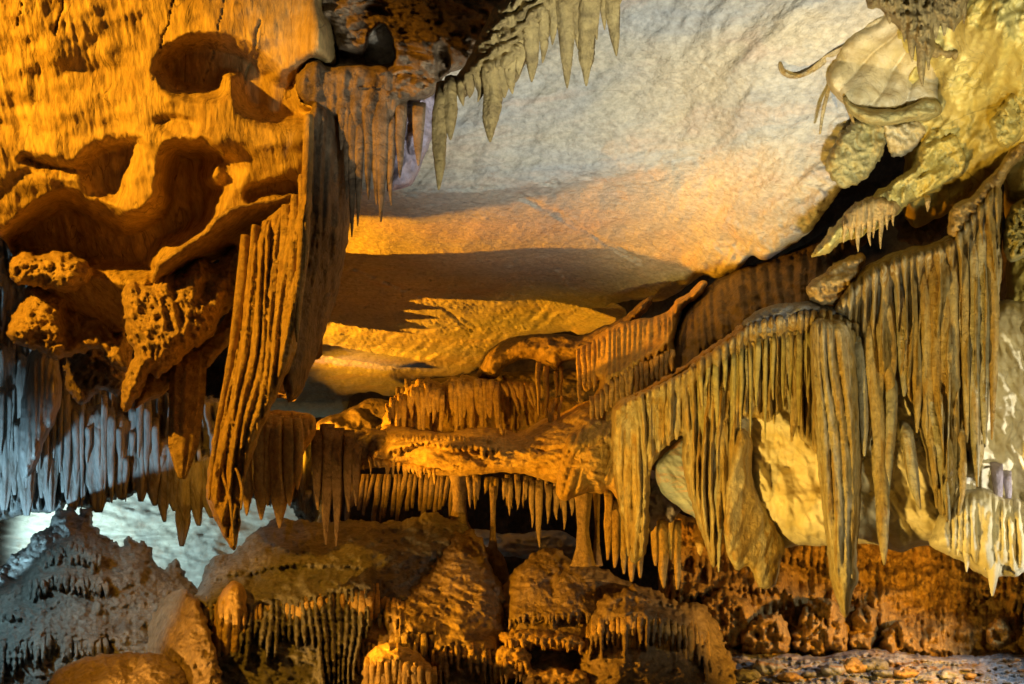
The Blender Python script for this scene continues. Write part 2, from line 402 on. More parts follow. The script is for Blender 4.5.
crease = [(300, 186, 5.95), (400, 191, 5.8), (500, 188, 5.75), (560, 181, 5.7), (650, 166, 5.55), (700, 158, 5.45)]
dA = depth(*crease, (300, -90, 5.7), (400, -90, 5.3), (300, 60, 5.75), (500, -90, 4.9), (700, -90, 4.6), (950, -90, 4.2), (800, 100, 4.75), (880, 130, 4.6), (760, 200, 5.3), (800, 260, 5.4), (900, 60, 4.35))
dB = depth(*crease, (300, 300, 8.4), (500, 300, 8.2), (680, 270, 6.7), (270, 410, 12.5), (420, 385, 11.8), (560, 335, 9.4), (650, 300, 7.4), (760, 240, 5.7), (820, 190, 5.15), (860, 100, 4.9))
def dCeil(X, Y):
    a, b = dA(X, Y), dB(X, Y)
    return np.where(a > b, a, b)
def ceil_extra(X, Y, d):
    low = sstep(0, 1, (Y - np.interp(X, [300, 400, 500, 560, 650, 700, 900], [186, 191, 188, 181, 166, 158, 110])) / 6)
    e = 0.05 * fbm((X - .9 * Y) / 90, (Y + .9 * X) / 34, 0.0, 31, 5) + .07 * ridged(X / 60, Y / 34, 33, 4) * sstep(-10, 40, 300 - .55 * (X - 640) - Y - 40 + 60) * 0 + .10 * ridged(X / 44, Y / 26, 34, 4) * sstep(60, 5, d) * sstep(640, 720, X)                       # long diagonal swells
    e = e + low * ((.075 * np.clip(ridged((X + .9 * Y) / 14, (Y + .25 * X) / 3.6, 37, 4), -.1, 1) + .05 * fbm((X + Y) / 40, Y / 14, 0.0, 39, 3)) * sstep(205, 330, Y) * sstep(760, 560, X))
    e = e + (1 - low) * 0.012 * ridged((X + .7 * Y) / 34, (Y - .7 * X) / 70, 41, 4)
    for a, b, c, w, g in GROOVES:
        s = sdf([a, b, c, b], X, Y) + 7 * fbm(X / 45, Y / 45, 0.0, int(a[0]), 5); e = e - g * .6 * np.exp(-(s / w) ** 2) * (.4 + .6 * sstep(-.3, .3, fbm(X / 30, Y / 30, 0.0, int(a[1]), 2)))
    return e
GROOVES = [((520, 196), (560, 216), (640, 262), 1.5, .05), ((340, 262), (430, 300), (500, 346), 1.6, .10), ((560, 182), (650, 166), (770, 138), 1.2, .05), ((400, 192), (480, 188), (556, 183), 1.2, .05),
           ((520, 60), (600, 130), (640, 150), 1.0, .015), ((690, 60), (706, 66), (716, 76), 1.5, .03), ((430, 320), (452, 330), (470, 330), 1.5, .06), ((700, 200), (715, 194), (722, 190), 1.6, .05)]
ceil_poly = [(290, -90), (980, -90), (985, 20), (940, 100), (905, 125), (880, 128), (868, 150), (850, 178), (836, 196), (815, 226), (800, 240), (785, 249), (766, 260), (752, 256),
             (744, 264), (735, 271), (716, 279), (704, 275), (693, 282), (672, 296), (655, 302), (640, 300), (612, 304), (604, 318), (585, 328), (566, 332), (545, 334), (500, 345), (482, 368), (455, 376),
             (425, 378), (415, 386), (392, 396), (372, 392), (352, 396), (345, 412), (325, 417), (290, 417), (255, 408), (255, 300), (270, 100)]
relief('cave_ceiling', ceil_poly, dCeil, M['slab'], kind='structure', bulge=.10, bw=8, thick=.5, step=1.5, extra=ceil_extra, rough=1.2, namp=.05, nscale=1.6, seed=2)

# left wall: one bulging ochre face with scooped hollows
dLW = depth((-80, -80, 4.6), (150, -80, 5.0), (340, -80, 5.2), (-80, 120, 4.9), (150, 130, 5.15), (330, 120, 5.2), (-80, 260, 5.3), (150, 280, 5.5), (300, 230, 5.5), (60, 340, 6.2), (200, 340, 6.2))
hA = [(160, 66), (172, 50), (190, 42), (213, 40), (236, 46), (256, 56), (270, 68), (280, 78), (297, 76), (300, 96), (312, 110), (308, 122), (280, 123), (256, 116), (243, 108), (238, 92), (230, 78), (222, 92), (200, 96), (180, 92), (168, 82)]
hC = [(170, 152), (182, 147), (204, 148), (213, 158), (209, 172), (210, 180), (222, 188), (218, 196), (212, 212), (204, 226), (186, 238), (165, 250), (156, 262), (150, 276), (90, 268), (40, 262), (0, 258), (10, 236), (34, 214), (64, 198), (88, 206), (112, 216), (128, 222), (152, 212), (162, 200), (164, 178)]
hB = [(24, 158), (56, 164), (78, 165), (90, 152), (112, 142), (136, 139), (139, 152), (131, 172), (120, 196), (106, 200), (92, 192), (80, 174), (50, 170)]
hD = [(217, 156), (230, 156), (243, 166), (242, 178), (232, 184), (220, 174)]
hE = [(156, 120), (172, 116), (194, 122), (198, 134), (190, 140), (168, 134)]
hF = [(245, 190), (262, 184), (290, 178), (298, 190), (292, 196), (268, 196), (250, 202)]
wall_extra = add(hollow(hA, .34, 22, 1), hollow(hC, .55, 26, 2), hollow(hB, .15, 20, 3), hollow(hD, .09, 12, 4), hollow(hE, .035, 9, 5), hollow(hF, .14, 8, 6),
                 lambda X, Y, d: .05 * fbm(X / 70, Y / 45, 0.0, 65, 3),
                 rnoise(20, 230, .010, 61, True, 4, -.2), lambda X, Y, d: -.04 * np.exp(-((vnoise((X + 5 * fbm(X / 30, Y / 22, 0.0, 68, 4)) / 40 + .25 * Y / 40, Y / 400, 0.0, 66)) / .018) ** 2) * sstep(130, 40, Y) * (vnoise(X / 90, Y / 60, 0.0, 67) > 0), rnoise(80, 60, .06, 63, False, 3), rnoise(9, 30, .004, 64, True, 3, -.2),
                 lambda X, Y, d: .20 * np.exp(-((X - 318) / 16.0) ** 2 - ((Y - 40) / 46.0) ** 2),
                 lambda X, Y, d: .10 * np.exp(-((X - 200 + (Y - 225) * .1) / 80.0) ** 2 - ((Y - 140) / 14.0) ** 2))
lw_poly = [(-90, -90), (322, -90), (322, 0), (332, 30), (336, 58), (330, 66), (316, 60), (306, 66), (298, 80), (302, 104), (320, 112), (318, 180), (306, 210), (290, 230), (262, 246), (240, 254), (215, 262), (190, 272),
           (160, 282), (140, 300), (130, 330), (90, 345), (50, 300), (16, 260), (-6, 236), (-90, 230)]
relief('cave_wall', lw_poly, dLW, M['wall'], kind='structure', bulge=.16, bw=14, thick=.6, step=1.4, extra=wall_extra, rough=1.6, namp=.025, nscale=1.5, seed=5)

# ================================================================== FORMATIONS
ORD = ['leftmost', 'second from left', 'third from left', 'fourth from left', 'fifth from left', 'sixth from left', 'seventh from left', 'eighth from left', 'ninth from left',
       'tenth from left', 'eleventh from left', 'twelfth from left', 'thirteenth from left', 'fourteenth from left', 'fifteenth from left', 'sixteenth from left', 'seventeenth from left',
       'eighteenth from left', 'nineteenth from left', 'twentieth from left', '21st from left', '22nd from left', '23rd from left', '24th from left', '25th from left', '26th from left', '27th from left', '28th from left']

def row(items, D, mat, what, group, cat='stalactite', name='stalactite', **k):
    items = sorted(items, key=lambda t: t[0])
    for i, t in enumerate(items):
        x, y0, y1, w = t[:4]; lean = t[4] if len(t) > 4 else 0
        stalactite(x, y0, y1, w, D, mat if not isinstance(mat, list) else mat[i % len(mat)], '%s of the %s' % (ORD[i], what), cat, group, lean, name=name, **k)

def folds(root, name, items, D, mat, **k):
    mats = mat if isinstance(mat, list) else [mat]
    for i, t in enumerate(items):
        mat = mats[(i * 7 // 3) % len(mats)]
        x, y0, y1, w = t[:4]; lean = t[4] if len(t) > 4 else 0
        stalactite(x, y0, y1, w, D, mat, parent=root, origin=tuple(root.location), name=name, lean=lean, **k)

def part(root, name, poly, D, mat, **k):
    return relief(name, poly, D, mat, parent=root, origin=tuple(root.location), **k)

def root_at(name, x, y, Y, label, cat, group=None):
    return empty(name, tuple(float(v) for v in W(x, y, Y)), label, cat, group)

# ---- hanging ochre block, lower left
r = root_at('hanging_rock', 170, 410, 5.15, 'rough bright orange rock block hanging below the hollowed wall, left of the tall drapery', 'hanging rock')
dBk = depth((120, 300, 5.15), (240, 250, 5.3), (240, 340, 5.35), (130, 400, 5.2), (180, 330, 5.1))
part(r, 'rock_body', [(122, 296), (124, 286), (134, 282), (150, 286), (160, 270), (165, 264), (172, 272), (184, 270), (196, 258), (206, 258), (214, 264), (230, 250), (237, 246), (242, 262), (240, 285), (234, 304), (222, 318), (214, 334), (200, 346), (190, 350),
     (178, 362), (168, 372), (156, 378), (150, 372), (142, 392), (132, 404), (125, 413), (121, 404), (124, 380), (134, 354), (127, 338), (124, 318)], dBk, M['block'], bulge=.22, bw=22, thick=.35, step=1.3,
     extra=add(rnoise(14, 30, .08, 71, True, 5, -.35), rnoise(9, 9, .03, 72, False, 3), hollow([(172, 268), (186, 270), (182, 292), (172, 300)], .08, 6, 11), hollow([(206, 262), (222, 262), (216, 290), (200, 300)], .08, 8, 12)), rough=2.2, rs=8, namp=.05, nscale=4, seed=8)
part(r, 'shaded_underside', [(146, 372), (170, 366), (200, 344), (226, 316), (240, 300), (236, 330), (214, 362), (200, 372), (180, 382), (160, 396), (142, 404), (134, 408)], depth((150, 390, 5.35), (230, 320, 5.5), (200, 370, 5.45)), M['block'], bulge=.08, bw=14, thick=.25, extra=rnoise(16, 12, .04, 73), seed=9)
stalactite(190, 352, 479, 31, 5.3, M['block'], 'thick ribbed orange stalactite with a blunt tip under the hanging block', 'stalactite', None, -8, flutes=9, shape=(.95, 1.0, .95, .8, .18), famp=.2, bump=.04, wob=.6)
relief('ledge_rock', [(152, 282), (158, 262), (176, 250), (200, 232), (222, 212), (246, 204), (272, 200), (292, 194), (297, 202), (284, 214), (262, 232), (244, 246), (222, 258), (206, 260), (194, 262), (178, 272), (164, 280)], depth((160, 275, 5.0), (290, 200, 5.3), (220, 235, 5.05)),
       M['block'], 'smooth bright yellow ledge sloping up right from the hanging block to the drapery', 'rock ledge', bulge=.14, bw=16, thick=.3, extra=rnoise(30, 14, .03, 74, True, 4, -.6), seed=10)

# ---- lumps at the left edge
relief('rock_lump', [(10, 258), (24, 250), (40, 254), (58, 250), (76, 256), (92, 268), (88, 282), (70, 292), (54, 290), (34, 286), (18, 284), (8, 272)], depth(5.4), M['block'], 'knobbly orange rock lump at the left edge, upper of two under the wall', 'rock lump', bulge=.3, bw=20, thick=.35,
       extra=add(rnoise(12, 12, .07, 75), lump(66, 280, 14, 10, .08)), rough=2.5, rs=8, seed=11)
relief('rock_lump', [(30, 284), (50, 286), (70, 292), (98, 286), (122, 286), (126, 310), (124, 330), (132, 350), (128, 372), (112, 366), (100, 350), (84, 352), (66, 358), (52, 358), (36, 350), (20, 346), (7, 334), (14, 312), (24, 296)], depth((10, 320, 5.6), (120, 320, 6.0), (60, 350, 5.7)), M['block'],
       'broad orange and brown rock lump at the left edge, lower of two under the wall', 'rock lump', bulge=.32, bw=30, thick=.4, extra=add(rnoise(15, 15, .08, 76), hollow([(70, 300), (120, 292), (122, 340), (90, 338), (66, 345), (60, 320)], .22, 14, 13)), rough=2.5, rs=8, seed=12)
relief('rock_lump', [(64, 366), (72, 352), (84, 345), (100, 350), (114, 354), (125, 368), (128, 384), (118, 396), (102, 390), (92, 398), (78, 404), (68, 390)], depth(6.6), M['tan'], 'crumbly tan rock lump between the orange lumps and the pale stalactites', 'rock lump', bulge=.25, bw=20, thick=.35,
       extra=rnoise(10, 10, .08, 77), rough=2.5, rs=7, seed=14)

# ---- pale blue lit curtain wall far left with its stalactites
PW = depth((-80, 300, 9.3), (120, 330, 9.8), (260, 400, 10.3), (-80, 540, 9.5), (240, 540, 10.3))
relief('flowstone_wall', [(-80, 150), (20, 190), (90, 330), (160, 390), (240, 400), (280, 420), (316, 436), (326, 460), (322, 500), (312, 524), (298, 516), (286, 500), (262, 506), (240, 490), (214, 500), (190, 512), (176, 500), (160, 506), (148, 488), (130, 498), (110, 502), (90, 510), (70, 504), (50, 514), (28, 512), (10, 518), (-80, 520)],
       PW, M['pale'], 'pale blue lit flowstone wall behind the row of grey stalactites at far left', 'flowstone wall', bulge=.15, bw=8, thick=.3, extra=add(flute(15, .30, 81, 14), flute(6, .08, 82, 5), rnoise(14, 40, .08, 84)), rough=4, rs=8, seed=15)
pw = bpy.data.objects['flowstone_wall']
folds(pw, 'drip', [(x, random.uniform(350, 430) + max(0, x - 60) * .3, random.uniform(455, 512), random.uniform(4, 8.5), random.uniform(-3, 3)) for x in np.arange(2, 322, 7.3)], lambda x, y: PW(x, y) - .62, M['pale'], flutes=3, shape=(.7, 1, .9, .7, .15), back=.4)
items = [(3, 336, 512, 17), (16, 350, 492, 11), (26, 345, 517, 19), (41, 372, 500, 10), (50, 352, 508, 17), (63, 395, 494, 9), (72, 392, 511, 20), (85, 400, 500, 11), (98, 402, 512, 22), (112, 404, 492, 12), (121, 412, 502, 17), (133, 400, 488, 10), (141, 410, 500, 15),
         (154, 424, 506, 14), (164, 420, 524, 11), (173, 432, 514, 14), (186, 436, 545, 14, -5), (197, 446, 528, 12), (207, 446, 515, 12, 3)]
row([(x + random.uniform(-1, 1), y0 + random.uniform(-8, 8), y1 + random.uniform(-3, 4), w * 1.1) + tuple(z) for x, y0, y1, w, *z in items], lambda x, y: 9.1 + (x - 0) * .0022, M['pale'], 'row of ragged blue-grey stalactites, far left', 'blue-grey stalactites at far left',
    flutes=5, famp=.3, shape=(.6, 1.05, .9, .8, .22), wob=1.8, back=.45, bump=.10)
relief('flowstone_boss', [(30, 352), (46, 348), (58, 360), (62, 392), (56, 420), (46, 440), (34, 470), (24, 478), (18, 460), (20, 420), (24, 380)], depth(8.75), M['pale'], 'long pale fluted boss hanging in front of the blue-grey stalactites', 'flowstone', bulge=.25, bw=14, thick=.2, extra=flute(7, .07, 83, 5), seed=16)

# ---- tall orange drapery with its brown pillar
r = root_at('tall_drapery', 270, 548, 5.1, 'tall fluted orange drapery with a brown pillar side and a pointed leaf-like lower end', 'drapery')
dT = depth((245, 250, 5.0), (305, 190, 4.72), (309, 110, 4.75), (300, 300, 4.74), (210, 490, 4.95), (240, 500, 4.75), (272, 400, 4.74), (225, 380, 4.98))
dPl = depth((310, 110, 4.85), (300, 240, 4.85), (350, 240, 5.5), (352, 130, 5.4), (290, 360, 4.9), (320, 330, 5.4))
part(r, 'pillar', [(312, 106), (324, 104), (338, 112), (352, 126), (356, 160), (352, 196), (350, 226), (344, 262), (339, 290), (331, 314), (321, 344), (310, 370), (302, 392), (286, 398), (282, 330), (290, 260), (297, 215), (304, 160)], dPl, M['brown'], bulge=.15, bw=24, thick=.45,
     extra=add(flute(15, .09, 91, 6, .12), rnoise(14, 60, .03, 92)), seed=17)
part(r, 'fluted_sheet', [(298, 196), (304, 180), (312, 200), (306, 260), (300, 320), (296, 352), (282, 384), (270, 412), (258, 440), (248, 470), (242, 500), (240, 524), (235, 550), (226, 540), (214, 518), (207, 500), (207, 480), (211, 450), (217, 420), (226, 380), (234, 338), (238, 300), (242, 262), (250, 238), (272, 214)],
     dT, M['orange'], bulge=.20, bw=14, thick=.25, step=1.3, extra=add(flute(11, .10, 93, 3, .13, .5), rnoise(6, 8, .012, 94), lambda X, Y, d: -.14 * sstep(440, 480, Y) * sstep(214, 226, X + (Y - 480) * -.1)), seed=18, rough=1.2)
fl = [[(246, 236), (240, 300), (230, 370), (216, 440), (209, 500)], [(256, 226), (250, 300), (242, 360), (234, 400), (238, 436)], [(267, 222), (262, 300), (252, 360), (244, 420), (240, 440)],
      [(277, 216), (274, 290), (264, 360), (257, 400), (258, 431)], [(287, 206), (284, 270), (278, 330), (274, 370), (272, 392)], [(296, 196), (295, 250), (289, 310), (284, 345), (281, 362)], [(303, 176), (303, 240), (299, 290), (297, 320), (297, 342)],
      [(309, 116), (308, 150), (306, 200), (305, 240), (304, 270)], [(222, 420), (224, 450), (236, 468), (242, 490), (241, 510)], [(232, 400), (226, 440), (222, 470), (230, 500), (234, 546)]]
for i, p in enumerate(fl):
    V, Q = tube_geo(p, [9, 11, 9, 6, 1.5] if i < 8 else [3, 3, 3, 3, 1.5], lambda x, y: dT(x, y) - (.21 if i < 8 else .16), ry=1.3, flutes=3, famp=.1, seed=i * 5, M=14, stepy=2.2, bump=.09)
    mesh_obj('fold', V, Q, M['orange'], tuple(r.location), r)

# ---- brown hanging mass at the top centre, left of the slab
r = root_at('hanging_rock_mass', 370, 190, 4.6, 'dark brown craggy rock mass with a black hole, hanging at the top left of centre', 'rock mass')
dM = depth((320, 0, 5.35), (420, 30, 5.15), (500, 0, 4.5), (420, 120, 5.1), (330, 90, 5.25), (395, 180, 5.3))
part(r, 'rock_body', [(312, -80), (520, -80), (516, 0), (500, 22), (484, 50), (466, 66), (448, 74), (440, 84), (434, 96), (420, 100), (402, 104), (372, 100), (340, 96), (322, 100), (308, 96), (297, 84), (300, 66), (318, 58), (338, 66), (336, 44), (330, 24), (316, 8)],
     dM, M['brown'], bulge=.22, bw=16, thick=.5, step=1.3, extra=add(hollow([(368, 40), (374, 30), (383, 24), (388, 30), (393, 42), (392, 62), (366, 60)], .9, 5, 21), rnoise(50, 22, .16, 101, True, 3, .25), rnoise(16, 12, .03, 102), hollow([(330, 48), (362, 54), (392, 62), (380, 70), (340, 66)], .2, 6, 22),
     hollow([(436, 44), (450, 50), (448, 74), (438, 80)], .25, 5, 23)), namp=.06, nscale=3, rough=2, rs=9, seed=19)
part(r, 'flowstone_skirt', [(296, 78), (304, 66), (316, 60), (330, 66), (352, 64), (380, 66), (400, 76), (404, 96), (398, 116), (384, 132), (372, 150), (362, 140), (348, 128), (334, 118), (318, 108), (306, 104), (298, 94)], depth(5.0), M['brown'], bulge=.10, bw=10, thick=.25,
     extra=add(flute(16, .035, 103, 8), rnoise(20, 30, .02, 104)), seed=20, rough=2.5)
part(r, 'smooth_panel', [(398, 96), (414, 86), (434, 82), (440, 100), (434, 130), (424, 160), (412, 184), (398, 190), (386, 188), (390, 150), (392, 120)], depth(5.25), M['mauve'], bulge=.15, bw=18, thick=.3, extra=add(lump(408, 122, 12, 16, .10), rnoise(14, 20, .05, 105)), seed=21)
folds(r, 'hanging_tip', [(352, 100, 237, 10), (360, 110, 226, 9, -2), (368, 96, 200, 11), (383, 92, 222, 13, -2), (376, 100, 205, 10), (391, 110, 206, 9), (342, 100, 150, 10), (347, 96, 200, 8), (400, 100, 178, 11), (419, 104, 166, 12)], 4.88, M['brown'], flutes=3, famp=.2)

# ---- scalloped cluster with carrot stalactites, top centre
r = root_at('scalloped_drapery', 500, 190, 4.0, 'olive scalloped drapery with carrot-shaped tips in front of the pale ceiling, top centre', 'drapery')
dS = depth((440, 100, 4.1), (540, 0, 3.75), (500, 60, 3.9), (620, 0, 3.7))
scal = lambda X, Y, d: .05 * np.abs(np.sin((Y * 1.0 + X * .55) / 4.6 + 1.5 * vnoise(X / 9, Y / 9, 0.0, 7))) * (.4 + .6 * np.abs(np.sin(X / 4.0 + vnoise(X / 14, Y / 7, 0.0, 9) * 3)))
part(r, 'scalloped_body', [(436, 96), (444, 84), (458, 74), (472, 50), (482, 28), (494, 8), (506, -6), (520, -60), (640, -60), (628, -10), (616, 2), (604, -2), (588, 6), (572, 4), (556, 12), (548, 40), (540, 30), (528, 58), (514, 84), (502, 80), (490, 94), (476, 84), (464, 98), (456, 90), (446, 104)],
     dS, M['olive'], bulge=.22, bw=22, thick=.3, step=1.2, extra=scal, rough=1.5, seed=22)
folds(r, 'carrot_tip', [(443, 84, 190, 16, -6), (451, 78, 140, 14), (462, 78, 106, 9), (470, 70, 98, 10), (479, 66, 102, 9), (492, 58, 142, 21, -1), (487, 50, 110, 12), (503, 60, 98, 13), (511, 50, 94, 12), (520, 34, 76, 12), (530, 10, 82, 19, 1), (543, 0, 63, 11, 1), (553, -10, 45, 10),
      (562, -20, 60, 13, 1), (565, -10, 88, 16, 3), (577, -20, 50, 11), (586, -20, 86, 19, 1), (597, -30, 40, 10), (612, -30, 56, 15, 3), (604, -30, 30, 9), (621, -30, 4, 8)], lambda x, y: dS(x, np.minimum(y, 90)) - .20, M['olive'], flutes=7, famp=.05, ry=1.0, shape=(.9, 1, .92, .66, .08), wob=1.6, bump=.16, rings=.10)

# ---- dome ledge and rims at the lower edge of the ceiling
relief('ledge_rock', [(478, 378), (482, 362), (492, 348), (510, 338), (534, 334), (560, 334), (580, 336), (600, 328), (622, 318), (642, 300), (652, 296), (650, 306), (632, 326), (612, 338), (596, 346), (590, 358), (566, 362), (556, 370), (540, 362), (520, 360), (506, 366), (496, 378)],
       depth((480, 370, 8.0), (560, 350, 7.4), (640, 310, 6.9)), M['brown'], 'arched brown rim of rock under the lower edge of the ceiling slab, centre', 'rock ledge', bulge=.3, bw=18, thick=.4, extra=rnoise(20, 12, .07, 111), seed=23)
relief('rock_lump', [(566, 326), (570, 312), (584, 304), (604, 302), (622, 306), (626, 316), (616, 324), (596, 332), (578, 334)], lambda x, y: dCeil(x, y) - .03, M['slab'], 'smooth mauve rock bulge beside the black opening, lower right of the ceiling slab', 'rock lump', bulge=.12, bw=26, extra=rnoise(30, 10, .05, 110, False), thick=.3, seed=24)

# ---- centre flowstone shelf group
r = root_at('flowstone_shelf', 480, 492, 6.8, 'bright orange flowstone shelf with a smooth rounded underside in the centre', 'flowstone shelf')
dC = depth((350, 450, 7.6), (450, 450, 6.9), (600, 440, 6.3), (600, 490, 6.4), (400, 400, 7.8), (560, 400, 7.2))
part(r, 'shelf_body', [(346, 452), (352, 442), (372, 436), (390, 424), (420, 430), (446, 432), (470, 428), (500, 428), (520, 432), (540, 420), (560, 414), (584, 402), (604, 404), (612, 430), (612, 470), (606, 490), (596, 494), (572, 488), (546, 480), (520, 474), (490, 473), (460, 476), (430, 474), (404, 466), (380, 468), (360, 464)],
     dC, M['orange'], bulge=.45, bw=28, thick=.4, step=1.3, extra=add(rnoise(26, 9, .06, 121, True, 4, .1), tier([(380, 446), (430, 440), (470, 446), (505, 440)], 18, .12, 6, 12, 122)), seed=25)
dCc = depth((390, 400, 7.7), (520, 400, 7.3))
part(r, 'back_sheet', [(384, 428), (386, 412), (400, 396), (410, 386), (424, 378), (446, 382), (452, 376), (478, 376), (500, 380), (506, 376), (536, 384), (540, 400), (560, 396), (580, 404), (570, 420), (540, 432), (500, 440), (450, 440), (410, 440)], depth(7.9), M['orange'], bulge=.2, bw=16, thick=.3,
     extra=add(flute(7, .10, 123, 5), rnoise(12, 12, .05, 124)), rough=2.5, rs=7, seed=26)
fs = []
for x in np.arange(388, 446, 4.2): fs.append((x, 384 + abs(x - 425) * .45 + random.uniform(-3, 3), 424 + random.uniform(-12, 18), 5.5, random.uniform(-3, 3)))
for x in np.arange(452, 498, 4.0): fs.append((x, 379 + random.uniform(-1, 3), 428 + random.uniform(-14, 18) - abs(x - 473) * .25, 6.5, random.uniform(-1, 3)))
for x in np.arange(504, 536, 5.5): fs.append((x, 381 + random.uniform(-1, 3), 404 + random.uniform(-8, 8), 5, random.uniform(2, 9)))
folds(r, 'fold', fs, 7.35, M['orange'], flutes=3, shape=(.8, 1, .9, .7, .25))
for (x, y0, y1, w) in [(500, 424, 456, 4), (506, 430, 462, 3), (556, 398, 426, 3), (552, 402, 430, 3), (562, 396, 424, 3), (548, 408, 432, 3)]:
    folds(r, 'broken_straw', [(x, y0, y1, w, random.uniform(-6, 8))], 6.7, M['orange'], shape=(.6, .8, 1, 1, .9))
row([(538, 362, 420, 5), (546, 366, 425, 6), (556, 370, 400, 5), (561, 366, 410, 4)], 7.2, M['brown'], 'brown thin stalactites under the arched rim', 'thin brown stalactites under the arched rim')

# ---- stepped fluted cascade right of centre
r = root_at('fluted_cascade', 640, 470, 6.4, 'orange fluted cascade stepping down in three tiers, right of centre', 'flowstone cascade')
dF = depth((580, 340, 6.9), (680, 300, 6.3), (600, 440, 6.3), (700, 380, 5.9))
part(r, 'cascade_body', [(576, 352), (590, 342), (604, 330), (618, 324), (642, 318), (656, 316), (668, 312), (676, 300), (690, 292), (702, 280), (708, 284), (700, 296), (684, 308), (676, 330), (674, 360), (676, 372), (662, 388), (640, 396), (620, 404), (618, 440), (606, 470), (590, 446), (584, 420), (590, 404), (600, 380), (586, 392), (580, 380)],
     dF, M['orange'], bulge=.15, bw=14, thick=.35, step=1.2, extra=add(tier([(586, 404), (606, 378), (640, 358), (684, 334)], 26, .14, 6, 12, 131), tier([(596, 430), (620, 404), (640, 392), (664, 382)], 26, .12, 6, 10, 132), flute(6, .05, 133, 4)), seed=27)
fs = [(x, np.interp(x, [577, 612, 642, 670], [350, 330, 320, 318]), np.interp(x, [577, 600, 640, 672], [398, 380, 358, 340]) + random.uniform(-6, 8), 6.0) for x in np.arange(579, 672, 5.2)]
folds(r, 'fold', fs, lambda x, y: dF(x, y) - .16, M['orange'], flutes=3, shape=(.9, 1, .95, .8, .2))
fs = [(x, np.interp(x, [592, 625, 680], [398, 366, 345]) + random.uniform(-2, 2), np.interp(x, [592, 625, 680], [424, 404, 368]) + random.uniform(-5, 6), 5.4) for x in np.arange(592, 676, 5.0)]
folds(r, 'fold', fs, lambda x, y: dF(x, y) - .32, M['orange'], flutes=3, shape=(.9, 1, .95, .8, .25))
relief('rock_lump', [(560, 500), (556, 480), (564, 440), (584, 424), (606, 416), (624, 420), (630, 440), (634, 470), (622, 500), (612, 492), (596, 486), (580, 496)], depth(6.25), M['orange'], 'ribbed orange flowstone boss between the centre shelf and the big drapery', 'flowstone', bulge=.2, bw=20, thick=.3,
       extra=add(flute(7, .08, 134, 5, .3), tier([(560, 450), (600, 436), (630, 440)], 24, .1, 6, 12, 135)), seed=28)

# ---- smooth slope behind the big drapery, its shade put into the dark colour
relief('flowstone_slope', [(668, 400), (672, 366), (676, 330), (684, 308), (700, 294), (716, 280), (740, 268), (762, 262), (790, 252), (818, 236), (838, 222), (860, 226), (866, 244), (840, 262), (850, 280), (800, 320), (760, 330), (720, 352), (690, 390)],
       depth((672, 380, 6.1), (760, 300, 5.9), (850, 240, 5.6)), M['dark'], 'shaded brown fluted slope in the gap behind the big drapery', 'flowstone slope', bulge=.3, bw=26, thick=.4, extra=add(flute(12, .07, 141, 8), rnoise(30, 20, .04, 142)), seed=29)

# ---- the great two-tier drapery on the right
r = root_at('great_drapery', 800, 618, 4.8, 'great olive and ochre two-tier drapery of long folds filling the right side', 'drapery')
dG = depth((610, 400, 5.5), (700, 360, 5.3), (840, 310, 5.0), (950, 240, 4.75), (1000, 160, 4.6), (620, 520, 5.6), (840, 560, 4.9), (990, 500, 4.6))
part(r, 'lower_tier', [(611, 420), (616, 404), (636, 392), (662, 380), (684, 366), (706, 350), (730, 334), (752, 318), (778, 310), (806, 306), (830, 306), (850, 316), (870, 330), (880, 380), (872, 440), (850, 470), (800, 440), (792, 400), (770, 424), (744, 420), (738, 470), (730, 500), (722, 540), (714, 568), (706, 548), (690, 500), (682, 460),
     (682, 436), (666, 446), (656, 462), (650, 480), (648, 540), (640, 560), (630, 560), (622, 520), (614, 480)], dG, M['drape'], bulge=.10, bw=12, thick=.18, step=1.3, extra=add(flute(7.5, .15, 151, 5), rnoise(9, 40, .014, 152), lambda X, Y, d: .16 * np.exp(-((Y - np.interp(X, [611, 660, 706, 752, 806, 850], [412, 388, 360, 326, 316, 322])) / 12.0) ** 2)), seed=30)
part(r, 'upper_tier', [(834, 312), (838, 296), (852, 278), (872, 262), (900, 250), (926, 244), (948, 236), (962, 218), (976, 200), (992, 182), (1001, 186), (1002, 240), (1000, 300), (996, 350), (990, 400), (986, 440), (980, 474), (974, 480), (966, 450), (958, 500), (950, 534), (942, 520), (930, 480), (922, 440), (906, 400), (892, 372), (884, 384),
     (870, 380), (862, 340), (850, 326)], lambda x, y: dG(x, y) - .10, M['drape'], bulge=.10, bw=12, thick=.18, step=1.3, extra=add(flute(8.5, .16, 153, 6), rnoise(9, 44, .014, 154), lambda X, Y, d: .14 * np.exp(-((Y - np.interp(X, [838, 872, 900, 950, 992], [306, 276, 262, 248, 196])) / 11.0) ** 2)), seed=31)
part(r, 'terrace', [(742, 322), (764, 308), (794, 302), (824, 304), (846, 312), (834, 322), (800, 326), (770, 334), (748, 336)], lambda x, y: dG(x, y) - .16, M['grey'], bulge=.12, bw=10, thick=.2, extra=lambda X, Y, d: .03 * np.abs(np.sin((Y + .3 * X) / 2.2 + 2 * vnoise(X / 12, Y / 6, 0.0, 3))), seed=32)
part(r, 'scaly_ledge', [(630, 398), (650, 386), (676, 370), (700, 354), (726, 336), (746, 322), (756, 326), (744, 338), (722, 350), (700, 364), (672, 380), (648, 394)], lambda x, y: dG(x, y) - .15, M['umber'], bulge=.08, bw=7, thick=.15, rough=2.5, rs=6, extra=lambda X, Y, d: .03 * np.abs(np.sin((Y + .5 * X) / 2.4 + 2 * vnoise(X / 10, Y / 6, 0.0, 3))), seed=94)
